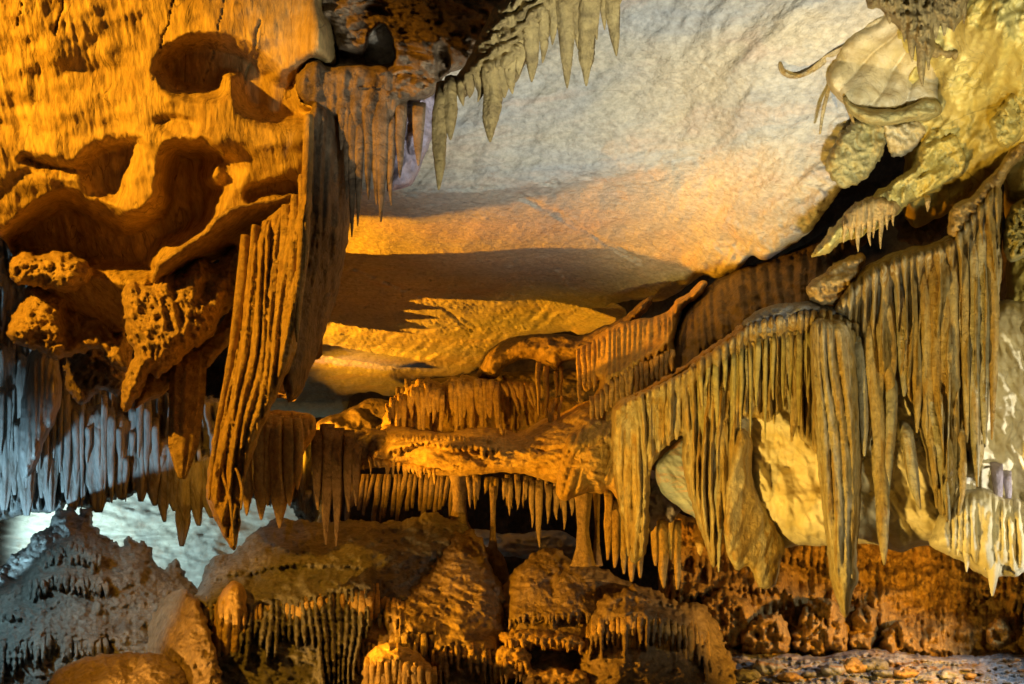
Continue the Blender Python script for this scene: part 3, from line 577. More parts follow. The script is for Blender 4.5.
part(r, 'knob', [(808, 292), (812, 280), (826, 270), (842, 258), (860, 254), (866, 262), (858, 276), (852, 290), (840, 304), (826, 306), (814, 302)], depth(4.85), M['orange'], bulge=.10, bw=9, thick=.25, rough=3, extra=add(rnoise(16, 10, .06, 158), tier([(800, 288), (840, 280), (872, 266)], 14, .08, 5.5, 8, 155)), seed=33)
fs = [(620, 408, 500, 8), (628, 404, 556, 9), (636, 400, 520, 8), (644, 398, 498, 8), (651, 394, 470, 8), (659, 390, 452, 8), (668, 386, 446, 9), (677, 380, 440, 9), (686, 376, 430, 8)]
folds(r, 'fold', fs, lambda x, y: dG(x, y) - .15, M['drape'], flutes=3, shape=(.9, 1, .95, .75, .2))
fs = [(694, 366, 440, 7), (701, 360, 500, 8, 4), (708, 356, 540, 9, 5), (716, 350, 572, 10, 2), (724, 346, 520, 9), (733, 340, 470, 9, 2), (741, 336, 420, 8), (749, 332, 400, 8), (757, 330, 416, 8), (765, 328, 396, 7), (773, 328, 424, 8), (781, 326, 400, 8), (789, 326, 412, 8), (798, 322, 442, 11, -6), (806, 320, 380, 8)]
folds(r, 'fold', fs, lambda x, y: dG(x, y) - .16, [M['drape'], M['grey_drape'], M['green']], flutes=4, famp=.18, shape=(.9, 1, .9, .7, .15), wob=1.6)
# the main spike and its neighbours
part(r, 'main_spike', [(812, 322), (832, 318), (850, 324), (858, 360), (862, 420), (862, 470), (860, 520), (857, 560), (859, 576), (852, 596), (846, 618), (838, 604), (830, 578), (826, 540), (820, 490), (815, 430), (811, 370)], depth((830, 320, 4.75), (840, 620, 4.7)), M['drape'], bulge=.16, bw=14, thick=.2, step=1.2,
     extra=add(flute(11, .05, 156, 2, -.05), rnoise(7, 24, .01, 157)), seed=34, rough=1)
fs = [(x, np.interp(x, [700, 760, 812], [362, 334, 322]), random.uniform(385, 440), random.uniform(3, 6), random.uniform(-2, 2)) for x in np.arange(700, 812, 8.3)] + [(x, np.interp(x, [842, 900, 950, 995], [300, 268, 252, 206]), random.uniform(340, 440), random.uniform(4, 7), random.uniform(0, 5)) for x in np.arange(842, 996, 9.7)]
folds(r, 'thin_fold', [f for f in fs if f[0] > 815], lambda x, y: dG(x, y) - .26, [M['drape'], M['grey_drape']], flutes=3, shape=(.7, 1, .9, .7, .2))
folds(r, 'thin_fold', [f for f in fs if f[0] < 815], lambda x, y: dG(x, y) - .26, M['green'], flutes=3, shape=(.7, 1, .9, .7, .2))
fs = [(846, 322, 500, 11, 8), (858, 330, 470, 11, 6), (868, 306, 560, 12, 18), (878, 310, 430, 10, 4), (888, 296, 375, 11, 4), (900, 280, 390, 12, 4), (892, 370, 512, 10, -6), (912, 270, 430, 12, 6), (922, 262, 500, 13, 14), (935, 256, 470, 12, 6), (928, 380, 535, 15, 22), (944, 250, 450, 12), (954, 244, 500, 12, 2),
      (964, 232, 440, 12, 4), (973, 222, 480, 12, 4), (983, 206, 460, 12, 2), (992, 196, 440, 11), (852, 316, 440, 9, 4), (876, 440, 560, 15, 10), (906, 420, 508, 11, 14), (962, 420, 520, 9, -2), (884, 300, 410, 10, 6), (947, 430, 500, 10, 4)]
fs = [(x, a, b + random.uniform(-14, 10), w * random.uniform(.7, 1.1)) + tuple(z) for x, a, b, w, *z in fs]
folds(r, 'fold', fs, lambda x, y: dG(x, y) - .30, [M['drape'], M['drape'], M['grey_drape']], flutes=6, famp=.16, bump=.09, wob=1.8, shape=(.85, 1, 1, .8, .15), ry=1.1)
part(r, 'leaf_blade', [(738, 430), (752, 440), (752, 476), (762, 500), (774, 520), (785, 545), (780, 566), (774, 586), (760, 588), (756, 580), (748, 566), (736, 570), (726, 550), (724, 520), (728, 480)], depth((730, 440, 5.0), (785, 560, 5.25), (740, 570, 5.05)), M['drape'], bulge=.06, bw=10, thick=.08,
     extra=add(flute(16, .04, 158, 6, .4), rnoise(20, 30, .01, 159)), seed=35, rough=1.2)

# ---- cream rock hanging behind the great drapery
r = root_at('cream_rock_mass', 850, 560, 5.4, 'smooth cream white rock mass showing behind the great drapery on the right', 'rock mass')
dCr = depth((660, 470, 5.7), (760, 400, 5.5), (900, 400, 5.15), (1020, 400, 4.9), (1020, 560, 5.0), (800, 545, 5.4))
part(r, 'rock_body', [(690, 420), (720, 380), (760, 350), (840, 330), (900, 300), (1000, 300), (1100, 320), (1100, 560), (1024, 566), (1008, 576), (980, 574), (960, 560), (944, 552), (930, 545), (916, 548), (900, 552), (880, 546), (862, 544), (840, 546), (800, 546), (784, 548), (764, 540), (744, 520), (722, 470)],
     dCr, M['cream'], bulge=.35, bw=40, thick=.4, step=1.5, extra=add(rnoise(60, 40, .10, 161, False, 5), rnoise(30, 90, .05, 162, True, 3, -.5), flute(26, .04, 166, 10)), seed=36)
part(r, 'white_leaf', [(655, 470), (660, 458), (672, 446), (688, 436), (706, 444), (708, 470), (712, 500), (724, 528), (730, 538), (712, 528), (692, 516), (674, 504), (660, 490)], depth((660, 470, 5.55), (725, 530, 5.45)), M['leaf'], bulge=.10, bw=14, thick=.15, extra=rnoise(40, 10, .03, 163, True, 3, .7), seed=37, rough=1)
r = root_at('fringed_lump', 985, 594, 4.6, 'pale fringed flowstone lump with short drips at the lower right edge', 'flowstone')
part(r, 'lump_body', [(930, 545), (936, 520), (950, 500), (966, 490), (984, 488), (1004, 494), (1030, 500), (1080, 510), (1080, 570), (1030, 570), (1016, 578), (1004, 574), (990, 580), (976, 570), (962, 560), (948, 556)], depth(4.65), M['cream'], bulge=.25, bw=26, thick=.35, extra=add(flute(9, .05, 164, 6), rnoise(14, 50, .03, 165)), rough=2, seed=38)
folds(r, 'drip', [(958, 516, 556, 8), (966, 514, 572, 10), (976, 512, 560, 10), (984, 512, 570, 10), (992, 514, 596, 17, 1), (1003, 516, 566, 11), (1012, 520, 556, 9), (949, 524, 552, 8)], 4.42, M['cream'], flutes=4)
row([(978, 400, 462, 9), (996, 462, 516, 11, 4), (1006, 470, 512, 8, 4)], 4.5, M['mauve'], 'small dark curved drips beside the cream rock at right', 'small drips at the right edge')

# ---- purple boss and blade tip
relief('rock_lump', [(622, 500), (624, 484), (636, 474), (650, 470), (662, 478), (668, 494), (680, 508), (672, 522), (660, 520), (650, 532), (640, 524), (630, 516)], depth(5.9), M['mauve'], 'dark purple-grey knobbly boss above the slim orange columns', 'rock lump', bulge=.2, bw=16, thick=.3, extra=rnoise(9, 9, .06, 171), rough=2, rs=7, seed=39)

# ---- top right: shell fan, dark cluster, yellow wall
relief('yellow_rock_wall', [(880, -90), (1360, -90), (1360, 600), (1110, 570), (1040, 540), (1004, 520), (1000, 420), (1006, 300), (1004, 200), (1000, 172), (984, 186), (960, 206), (936, 220), (912, 226), (900, 200), (904, 160), (896, 110), (900, 60)],
       depth((900, 100, 4.9), (1000, 0, 4.3), (1020, 200, 4.85), (1060, 480, 4.9), (1110, 100, 4.25), (940, 210, 5.2), (1360, 100, 4.3), (1360, 560, 4.7)), M['yellow'], 'smooth yellow and cream rock wall at the right edge behind the drapery', 'rock wall', bulge=.25, bw=30, thick=.5,
       extra=add(rnoise(70, 50, .14, 181, False, 4), rnoise(34, 90, .10, 182, True, 4, .55), hollow([(918, 60), (940, 70), (934, 110), (920, 112)], .12, 12, 184), lambda X, Y, d: .25 * np.exp(-((X - 1010) / 40.0) ** 2 - ((Y - 20) / 50.0) ** 2), lambda X, Y, d: sstep(220, 300, Y) * flute(7, .03, 183)(X, Y, d)), seed=40)
r = root_at('shell_fan', 880, 130, 4.3, 'cream shell-like fan of ribbed calcite with a thick lower lip, upper right', 'flowstone fan')
dFan = lambda x, y: np.minimum(dCeil(x, y), 4.75) - .02
fan = lambda X, Y, d: .045 * np.power(np.abs(np.sin(np.arctan2(Y + 20, (X - 945)) * 12 + .8 * vnoise(X / 34, Y / 30, 0.0, 4))), .6) + .05 * sstep(50, 100, Y) + .012 * fbm(X / 14, Y / 14, 0.0, 8, 4)
part(r, 'fan_sheet', [(832, 92), (826, 76), (834, 56), (844, 40), (866, 22), (888, 10), (912, 4), (936, 14), (944, 44), (946, 84), (940, 104), (912, 112), (880, 114), (856, 110), (842, 102)], dFan, M['fan'], bulge=.13, bw=16, thick=.25, step=1.3, extra=fan, seed=41)
part(r, 'lip', [(842, 88), (850, 100), (862, 107), (882, 109), (904, 106), (924, 97), (936, 98), (942, 108), (936, 118), (912, 122), (880, 126), (858, 120), (846, 108)], lambda x, y: dFan(x, y) - .16, M['green'], bulge=.12, bw=10, thick=.2, extra=rnoise(18, 8, .03, 191), seed=42)
V, Q = tube_geo([(780, 62), (784, 73), (796, 77), (812, 70), (830, 56), (848, 46)], [3, 7, 9, 10, 12, 8], lambda x, y: dFan(x, y) - .05 - .06 * sstep(805, 850, x), seed=3, M=12); mesh_obj('curled_rib', V, Q, M['drape'], tuple(r.location), r)
for p, w_ in (([(838, 62), (830, 84), (823, 112), (820, 134)], [6, 4, 4, 2]), ([(842, 84), (846, 98), (850, 112), (854, 124)], [6, 5, 5, 2])):
    V, Q = tube_geo(p, w_, lambda x, y: dFan(x, y) - .01, seed=5, M=10); mesh_obj('curled_rib', V, Q, M['drape'], tuple(r.location), r)
r = root_at('dark_cluster', 920, 90, 3.9, 'dark brown drip cluster hanging from the top edge over the shell fan', 'stalactite cluster')
part(r, 'cluster_body', [(858, -70), (974, -70), (970, -4), (964, 16), (954, 30), (946, 26), (936, 30), (934, 52), (928, 60), (918, 50), (908, 40), (894, 24), (880, 10), (866, 2)], depth(4.0), M['olive'], bulge=.2, bw=16, thick=.35, extra=add(rnoise(10, 16, .08, 195), flute(9, .06, 196)), rough=2, seed=43)
folds(r, 'hanging_tip', [(921, 20, 86, 11, 1), (912, 20, 62, 9), (928, 10, 70, 8), (904, 10, 42, 8), (945, -10, 36, 10), (954, -20, 32, 9), (964, -20, 24, 8), (936, 0, 40, 8), (890, 0, 24, 9)], 3.85, M['olive'], flutes=3, famp=.2, bump=.14)
relief('rock_fin', [(929, 38), (940, 47), (952, 49), (964, 47), (969, 52), (960, 57), (957, 63), (950, 57), (940, 56), (930, 58)], depth(4.3), M['olive'], 'small dark pointed fin of rock right of the dark drip cluster', 'rock fin', bulge=.05, bw=6, thick=.12, smooth=False, rough=2.5, rs=6, seed=44)
# boulders wedged in the upper right gap
relief('wedged_rock', [(826, 166), (834, 142), (848, 126), (866, 118), (884, 118), (888, 138), (880, 160), (868, 176), (854, 186), (838, 186)], depth(4.78), M['green'], 'small cracked tan rock at the ceiling edge below the shell fan', 'rock', bulge=.08, bw=7, thick=.25, extra=add(rnoise(18, 16, .05, 201, True, 3), rnoise(6, 8, .012, 201)), rough=3, rs=9, seed=45)
relief('wedged_rock', [(882, 130), (880, 122), (900, 122), (926, 120), (928, 134), (918, 146), (904, 156), (896, 158), (888, 150)], depth(4.75), M['fan'], 'pale smooth wedge of rock hanging under the lip of the shell fan', 'rock', bulge=.08, bw=7, thick=.25, extra=add(rnoise(18, 16, .05, 202, True, 3), rnoise(6, 8, .012, 202)), rough=3, rs=9, seed=46)
r = root_at('diagonal_ledge', 880, 240, 4.6, 'long yellow boulder ledge slanting up to the right across the black gap', 'rock ledge')
part(r, 'ledge_body', [(812, 256), (822, 240), (836, 222), (852, 208), (874, 194), (894, 178), (912, 168), (920, 148), (926, 132), (940, 124), (956, 130), (966, 146), (968, 162), (962, 176), (950, 184), (938, 192), (920, 198), (904, 208), (890, 218), (878, 230), (862, 236), (842, 244), (826, 254)], depth((820, 245, 5.0), (950, 150, 4.5)), M['yellow'], bulge=.14, bw=12, thick=.35,
     extra=add(rnoise(40, 16, .10, 203, True, 5, -.7), rnoise(9, 7, .02, 209)), rough=3, seed=47)
folds(r, 'drip', [(846, 216, 243, 5, -2), (852, 212, 240, 6), (858, 208, 252, 7), (863, 206, 236, 5), (868, 204, 246, 6, 2), (874, 203, 238, 5), (880, 202, 249, 6, 1), (887, 202, 230, 5), (928, 196, 212, 6), (893, 200, 226, 5)], 4.52, M['orange'], flutes=3)
part(r, 'orange_skirt', [(840, 226), (848, 210), (862, 200), (880, 196), (896, 200), (898, 212), (884, 222), (866, 228), (850, 232)], depth(4.62), M['orange'], bulge=.10, bw=8, thick=.1, extra=flute(6, .05, 381, 3), rough=2.5, rs=6, seed=93)
relief('orange_bank', [(948, 232), (952, 206), (968, 198), (980, 186), (994, 172), (1008, 152), (1022, 138), (1060, 120), (1060, 136), (1024, 156), (1006, 178), (996, 194), (984, 210), (970, 224), (958, 240)], depth(4.45), M['orange'], 'narrow orange flowstone band climbing to the right edge above the great drapery', 'flowstone', bulge=.14, bw=10, thick=.25,
       extra=rnoise(10, 10, .05, 205), rough=2, seed=49)
relief('wedged_rock', [(996, 112), (1004, 100), (1016, 88), (1050, 70), (1050, 130), (1024, 136), (1006, 148), (994, 140), (990, 124)], depth(4.3), M['yellow'], 'rounded cream yellow boulder at the right edge above the orange band', 'rock', bulge=.08, bw=7, thick=.3, extra=add(rnoise(18, 16, .05, 206, True, 3), rnoise(6, 8, .012, 206)), rough=3, rs=9, seed=50)
relief('wedged_rock', [(900, 240), (898, 214), (916, 206), (940, 204), (950, 214), (944, 232), (924, 244)], depth(5.5), M['brown'], 'dark brown rock deep in the gap under the yellow boulder ledge', 'rock', bulge=.08, bw=7, thick=.3, extra=add(rnoise(18, 16, .05, 207, True, 3), rnoise(6, 8, .012, 207)), rough=3, rs=9, seed=51)
relief('wedged_rock', [(1002, 240), (1008, 214), (1020, 200), (1060, 190), (1060, 260), (1030, 256), (1010, 262)], depth(4.5), M['green'], 'rough olive grey rock at the right edge beside the top of the great drapery', 'rock', bulge=.15, bw=12, thick=.3, extra=rnoise(8, 8, .08, 208), rough=2, seed=52)

# ---- mid-left hanging tubes below the ceiling edge
row([(248, 416, 516, 11, -2), (258, 412, 520, 13, 4), (268, 414, 506, 10), (277, 416, 528, 14, 3), (289, 418, 506, 11), (298, 418, 490, 9)], 6.2, M['orange'], 'cluster of orange stalactites right of the tall drapery', 'orange stalactites right of the tall drapery', flutes=4, famp=.25, shape=(.8, 1, .9, 1.0, .1))
relief('flowstone_boss', [(244, 426), (250, 412), (280, 410), (310, 414), (316, 430), (306, 450), (296, 470), (284, 480), (268, 470), (254, 462)], depth(6.7), M['orange'], 'brown shaded root block joining the orange stalactites to the ceiling edge', 'flowstone', bulge=.15, bw=14, thick=.3, extra=flute(9, .08, 211), seed=53)
row([(318, 430, 510, 13), (328, 424, 545, 13, -2), (338, 428, 546, 12, -2), (348, 430, 512, 12), (356, 440, 506, 10)], 6.9, M['brown'], 'brown stalactites left of the centre shelf', 'brown stalactites left of the centre shelf', flutes=4, famp=.25)
relief('rock_lump', [(340, 462), (344, 436), (358, 430), (376, 428), (392, 436), (396, 454), (380, 464), (360, 470)], depth(7.2), M['tan'], 'pale brown craggy lump at the left end of the centre shelf', 'rock lump', bulge=.2, bw=14, thick=.3, extra=rnoise(12, 10, .07, 213), seed=55)
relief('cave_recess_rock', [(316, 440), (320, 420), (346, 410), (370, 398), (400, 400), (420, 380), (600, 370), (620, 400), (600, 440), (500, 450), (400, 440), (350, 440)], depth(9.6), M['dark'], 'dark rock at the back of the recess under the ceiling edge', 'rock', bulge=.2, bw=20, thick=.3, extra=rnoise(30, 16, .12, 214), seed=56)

# ---- far rib row and slim columns
ribs = [(x + random.uniform(-1.8, 1.8), 474, 519 + random.uniform(-13, 5), random.uniform(3.6, 8), random.uniform(-2, -8)) for x in np.arange(352, 462, 5.4)]
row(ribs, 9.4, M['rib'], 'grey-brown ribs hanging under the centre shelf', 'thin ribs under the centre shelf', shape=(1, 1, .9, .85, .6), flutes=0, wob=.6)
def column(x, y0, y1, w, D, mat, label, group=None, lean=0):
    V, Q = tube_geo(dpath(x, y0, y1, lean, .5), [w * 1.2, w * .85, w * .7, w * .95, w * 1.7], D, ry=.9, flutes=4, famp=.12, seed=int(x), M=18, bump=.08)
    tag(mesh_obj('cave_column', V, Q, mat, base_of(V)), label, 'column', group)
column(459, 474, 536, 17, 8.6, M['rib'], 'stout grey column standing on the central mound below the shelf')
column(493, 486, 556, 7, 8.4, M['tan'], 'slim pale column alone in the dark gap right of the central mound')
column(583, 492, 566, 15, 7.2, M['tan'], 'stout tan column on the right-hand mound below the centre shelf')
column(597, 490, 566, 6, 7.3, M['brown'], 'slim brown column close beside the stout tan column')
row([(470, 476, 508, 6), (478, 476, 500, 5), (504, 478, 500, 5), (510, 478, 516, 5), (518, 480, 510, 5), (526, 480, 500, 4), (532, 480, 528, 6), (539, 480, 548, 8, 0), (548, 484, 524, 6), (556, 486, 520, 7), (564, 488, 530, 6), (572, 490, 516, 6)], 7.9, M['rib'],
    'small stalactites fringing the centre shelf underside', 'small stalactites under the centre shelf')
row([(608, 486, 560, 9), (615, 500, 568, 10), (624, 504, 574, 10), (632, 506, 582, 11), (640, 506, 578, 9), (648, 506, 540, 6), (655, 516, 566, 8), (663, 520, 588, 10), (671, 508, 560, 7), (677, 520, 590, 8)], 6.5, [M['orange'], M['orange'], M['drape']], 'slim orange columns under the purple boss', 'slim orange columns under the purple boss',
    shape=(1, .9, .9, .75, .2), flutes=4, famp=.25, bump=.12)
row([(700, 540, 556, 8), (718, 520, 570, 9)], 5.3, M['orange'], 'short orange tips below the white leaf of rock', 'short orange tips below the white leaf')

# ---- floor mounds
def mound(name, poly, D, mat, label, cat, tiers, seed, step=1.35, ns=(22, 12, .05), bulge=.45, bw=45, extra=None, rough=2.6, rs=9, namp=.08):
    fs = [tier(*t) for t in tiers] + [rnoise(ns[0], ns[1], ns[2], seed + 200), rnoise(60, 40, .10, seed + 230, False, 3), rnoise(5, 4, .016, seed + 240, True, 2), rnoise(13, 8, .018, seed + 250, True, 3), rnoise(30, 70, .08, seed + 260, False, 3)] + ([extra] if extra else [])
    return relief(name, poly, D, mat, label, cat, bulge=bulge, bw=bw, thick=.8, step=step, extra=add(*fs), rough=rough, rs=rs, namp=namp, nscale=3, seed=seed)

mA = mound('stalagmite_mound', [(-90, 760), (-90, 600), (-40, 580), (0, 566), (12, 556), (26, 546), (34, 532), (48, 528), (52, 514), (62, 510), (70, 506), (78, 514), (84, 506), (92, 508), (94, 524), (106, 536), (120, 546), (126, 536), (136, 540), (148, 546), (156, 562), (164, 568), (172, 562), (176, 558), (184, 574), (196, 586), (204, 600), (230, 640), (240, 760)],
      depth((-90, 560, 9.2), (80, 520, 9.0), (180, 590, 8.4), (0, 684, 7.2), (200, 690, 7.2), (-90, 760, 6.6), (230, 760, 6.5)), M['grey'], 'blue-grey stalagmite mound with knobbly peaks and drip tiers, lower left', 'stalagmite mound',
      [([(40, 556), (70, 544), (104, 562)], 22, .12, 6, 22, 301, 5, 10, 8), ([(26, 584), (60, 574), (112, 586)], 22, .16, 6, 18, 302, 5, 10, 8), ([(-80, 650), (0, 640), (60, 634), (110, 640)], 44, .18, 6, 30, 303, 5, 14, 10), ([(98, 632), (120, 640)], 14, .1, 6, 12, 304), ([(-80, 600), (-10, 606), (30, 616)], 16, .1, 7, 18, 305)],
      61, ns=(14, 9, .06), rough=3.5, rs=8)
mound('flowstone_mound', [(84, 760), (98, 690), (124, 655), (146, 622), (162, 600), (176, 590), (190, 592), (202, 606), (216, 650), (224, 700), (228, 760)], depth((160, 600, 7.6), (170, 690, 6.8), (170, 760, 6.4)), M['tan'], 'smooth shaded tan cone of flowstone between the left mounds', 'flowstone mound', [([(128, 662), (170, 650), (214, 660)], 14, .05, 7, 30, 370)], 62, ns=(26, 40, .07), bw=60)
hump = mound('flowstone_mound', [(40, 760), (48, 690), (56, 672), (76, 660), (104, 654), (136, 652), (164, 656), (184, 668), (192, 690), (196, 760)], depth((60, 680, 6.4), (180, 680, 6.3), (120, 760, 5.8)), M['tan'], 'low smooth orange-lit hump at the bottom edge, lower left', 'flowstone mound', [], 63, ns=(30, 16, .05), bulge=.35, bw=36, rough=2)
mB = mound('flowstone_mound', [(184, 760), (186, 640), (188, 608), (198, 590), (204, 570), (214, 556), (232, 554), (246, 540), (262, 526), (280, 518), (300, 520), (330, 522), (352, 520), (380, 522), (410, 518), (430, 512), (450, 518), (468, 526), (470, 560), (440, 580), (420, 640), (400, 760)],
      depth((200, 590, 7.6), (300, 530, 8.6), (440, 520, 8.6), (300, 600, 7.5), (300, 690, 6.9), (300, 760, 6.5)), M['grey'], 'broad grey-topped mound with a long orange-lit fringe of folds, lower left centre', 'flowstone mound',
      [([(186, 606), (210, 596), (250, 602), (300, 594), (340, 588), (378, 586)], 110, .20, 7, 26, 306, 6, 8, 8), ([(355, 596), (385, 592), (420, 600)], 40, .15, 8, 20, 309), ([(220, 575), (300, 560), (370, 566)], 10, .06, 7, 24, 310)], 64, ns=(22, 12, .07))
relief('flowstone_cone', [(206, 690), (208, 640), (214, 610), (224, 588), (234, 580), (244, 588), (250, 610), (250, 650), (240, 680), (226, 694)], depth(6.9), M['orange'], 'pointed orange fluted cone standing before the left end of the fringed mound', 'flowstone cone', bulge=.3, bw=20, thick=.3, extra=add(flute(7, .10, 311, 4), rnoise(8, 8, .02, 312)), seed=65)
mC = mound('flowstone_mound', [(370, 760), (372, 660), (376, 620), (384, 600), (396, 596), (414, 580), (432, 560), (446, 536), (456, 528), (472, 530), (484, 544), (492, 568), (500, 584), (506, 610), (508, 680), (508, 760)],
      depth((450, 540, 8.2), (390, 610, 7.3), (500, 600, 7.6), (440, 690, 6.7), (440, 760, 6.3)), M['tan'], 'central tan mound with rippled top and folded skirt under the stout grey column', 'flowstone mound',
      [([(374, 606), (386, 598), (404, 606)], 50, .16, 8, 14, 313, 3, 6), ([(388, 636), (410, 628), (444, 634)], 40, .16, 7, 18, 314), ([(430, 648), (460, 640), (504, 650)], 60, .18, 6.5, 22, 315)], 66, extra=lambda X, Y, d: .035 * np.abs(np.sin((Y - .35 * X) / 3.4 + 2 * vnoise(X / 14, Y / 8, 0.0, 5))) * sstep(640, 600, Y))
mC2 = mound('flowstone_mound', [(360, 760), (362, 690), (364, 660), (376, 646), (396, 644), (414, 652), (430, 664), (438, 690), (440, 760)], depth((400, 660, 6.5), (400, 760, 6.1)), M['orange'], 'small rounded orange hump with short drips at the bottom edge, left of centre', 'flowstone mound', [([(362, 662), (400, 658), (436, 672)], 40, .15, 7, 14, 316, 3, 6)], 67, bulge=.3, bw=24)
mD = mound('flowstone_mound', [(496, 700), (500, 650), (506, 628), (500, 606), (502, 588), (512, 574), (526, 560), (540, 550), (556, 548), (566, 556), (584, 562), (600, 568), (620, 578), (640, 592), (640, 640), (640, 700)],
      depth((505, 600, 7.5), (560, 555, 7.9), (630, 590, 7.6), (560, 640, 7.2), (560, 700, 7.0)), M['tan'], 'large rounded tan dome right of centre with a toothed notch across its front', 'flowstone mound',
      [([(506, 618), (530, 612), (590, 610), (600, 614)], 14, .16, 5.5, 20, 317, 3, 5, 3), ([(500, 640), (540, 634), (600, 638)], 10, .2, 6, 5, 318, 3, 5, 3)], 68, ns=(30, 14, .04), bulge=.35)
for i, (p, lb) in enumerate([([(502, 634), (520, 630), (560, 632), (584, 638), (586, 650), (560, 652), (530, 648), (506, 646)], 'thin flat shelf plate under the tan dome, uppermost of three'),
                             ([(492, 668), (494, 652), (510, 646), (526, 650), (532, 664), (524, 676), (508, 678)], 'small drooping cap of flowstone under the tan dome, middle of three plates'),
                             ([(522, 676), (540, 668), (570, 670), (590, 678), (588, 760), (524, 760)], 'lowest wide flowstone plate under the tan dome at the bottom edge')]):
    relief('shelf_plate', p, depth((6.75, 6.55, 6.5)[i]), M['orange'], lb, 'flowstone plate', group='plates under the tan dome', bulge=.16, bw=9, thick=.4, rough=3.5, rs=7, extra=add(rnoise(14, 7, .06, 327 + i), tier([(p[0][0] - 6, p[0][1] + 6), (p[0][0] + 90, p[0][1] + 6)], 20, .08, 5.5, 6, 320 + i, 3, 4, 2)), seed=70 + i)
mE = mound('flowstone_mound', [(560, 760), (572, 690), (580, 640), (588, 612), (600, 598), (616, 592), (632, 586), (650, 588), (668, 598), (684, 602), (700, 604), (716, 622), (726, 646), (740, 680), (750, 760)],
      depth((575, 620, 7.1), (640, 590, 7.1), (720, 625, 7.3), (640, 690, 6.5), (740, 690, 6.9), (640, 760, 6.2)), M['tan'], 'brown rounded mound with a long dangling fringe, bottom right of centre', 'flowstone mound', [([(582, 630), (600, 618), (630, 612), (660, 616), (690, 622), (716, 640)], 90, .18, 6.5, 20, 325), ([(590, 604), (640, 596), (690, 606)], 8, .05, 6, 12, 326)], 73, bulge=.3, bw=44, rough=3.5)
relief('stalagmite_mound', [(470, 600), (476, 560), (486, 548), (500, 550), (508, 570), (512, 600)], depth(8.7), M['brown'], 'low dark mound in the gap under the slim pale column', 'stalagmite mound', bulge=.2, bw=16, thick=.4, extra=rnoise(14, 10, .04, 326), seed=74)

# ---- lower right: orange flowstone bank, boulders
mF = mound('flowstone_bank', [(655, 700), (658, 600), (664, 520), (690, 516), (720, 530), (760, 520), (820, 520), (900, 520), (980, 530), (1060, 540), (1380, 560), (1380, 690), (900, 690)],
      depth((660, 560, 8.6), (800, 540, 9.0), (1050, 560, 8.2), (660, 680, 7.9), (850, 660, 8.2), (1050, 660, 7.7)), M['umber'], 'wide rough orange flowstone bank along the back at lower right', 'flowstone bank',
      [([(660, 560), (700, 552), (720, 560)], 30, .2, 7, 14, 330), ([(664, 590), (720, 584), (770, 580), (800, 590)], 26, .2, 7, 16, 331), ([(770, 550), (820, 556), (850, 566)], 24, .18, 7, 14, 332), ([(950, 600), (1000, 590), (1060, 600)], 34, .2, 8, 16, 333)], 75,
      ns=(22, 26, .12), extra=add(rnoise(60, 34, .34, 334, False, 3), rnoise(8, 30, .06, 335), flute(9, .08, 336, 6)), bulge=.2, bw=20)
for p, Yd, lb in [([(698, 636), (700, 612), (706, 596), (722, 590), (740, 596), (756, 608), (754, 626), (744, 644), (724, 650), (706, 646)], 7.9, 'large angular orange boulder beside the fringed brown mound'),
                  ([(742, 648), (744, 628), (756, 616), (776, 614), (788, 624), (790, 640), (784, 654), (758, 656)], 7.7, 'dark folded boulder right of the large angular boulder'),
                  ([(790, 640), (796, 620), (806, 606), (822, 600), (838, 604), (846, 620), (850, 640), (846, 652), (812, 654), (794, 650)], 7.9, 'ribbed orange boulder directly below the longest spike'),
                  ([(848, 652), (850, 624), (858, 608), (870, 606), (878, 620), (876, 648), (862, 654)], 8.0, 'narrow orange stump right of the ribbed boulder'),
                  ([(878, 654), (886, 630), (900, 620), (914, 632), (932, 648), (930, 656), (900, 658)], 7.9, 'low triangular orange boulder on the rubble floor'),
                  ([(986, 636), (990, 622), (1000, 616), (1010, 624), (1012, 640), (1002, 648), (990, 646)], 7.5, 'small round orange boulder near the right edge')]:
    relief('boulder', p, depth(Yd), M['umber'], lb, 'boulder', group='boulders on the rubble floor', bulge=.12, bw=8, thick=.5, extra=add(flute(8, .09, int(Yd * 37)), rnoise(30, 26, .26, int(Yd * 41), True, 3, .5), rnoise(9, 9, .05, 5)), rough=4.5, rs=11, seed=int(Yd * 13))
# rubble terrace along the bottom right
relief('rubble_bank', [(600, 760), (620, 676), (640, 662), (670, 652), (710, 656), (740, 652), (780, 652), (820, 656), (850, 650), (880, 648), (920, 654), (960, 656), (1000, 652), (1060, 654), (1380, 640), (1380, 760)],
       depth((640, 665, 7.5), (850, 652, 7.7), (1050, 655, 7.4), (640, 700, 6.6), (1050, 700, 6.5), (850, 760, 5.6)), M['rubble'], 'low grey-blue rubble bank running along the bottom right edge', 'rubble bank', bulge=.1, bw=8, thick=.5, step=1.3,
       extra=add(rnoise(26, 6, .16, 341, True, 5, -.1), rnoise(9, 5, .05, 342)), rough=2.5, rs=10, seed=80)

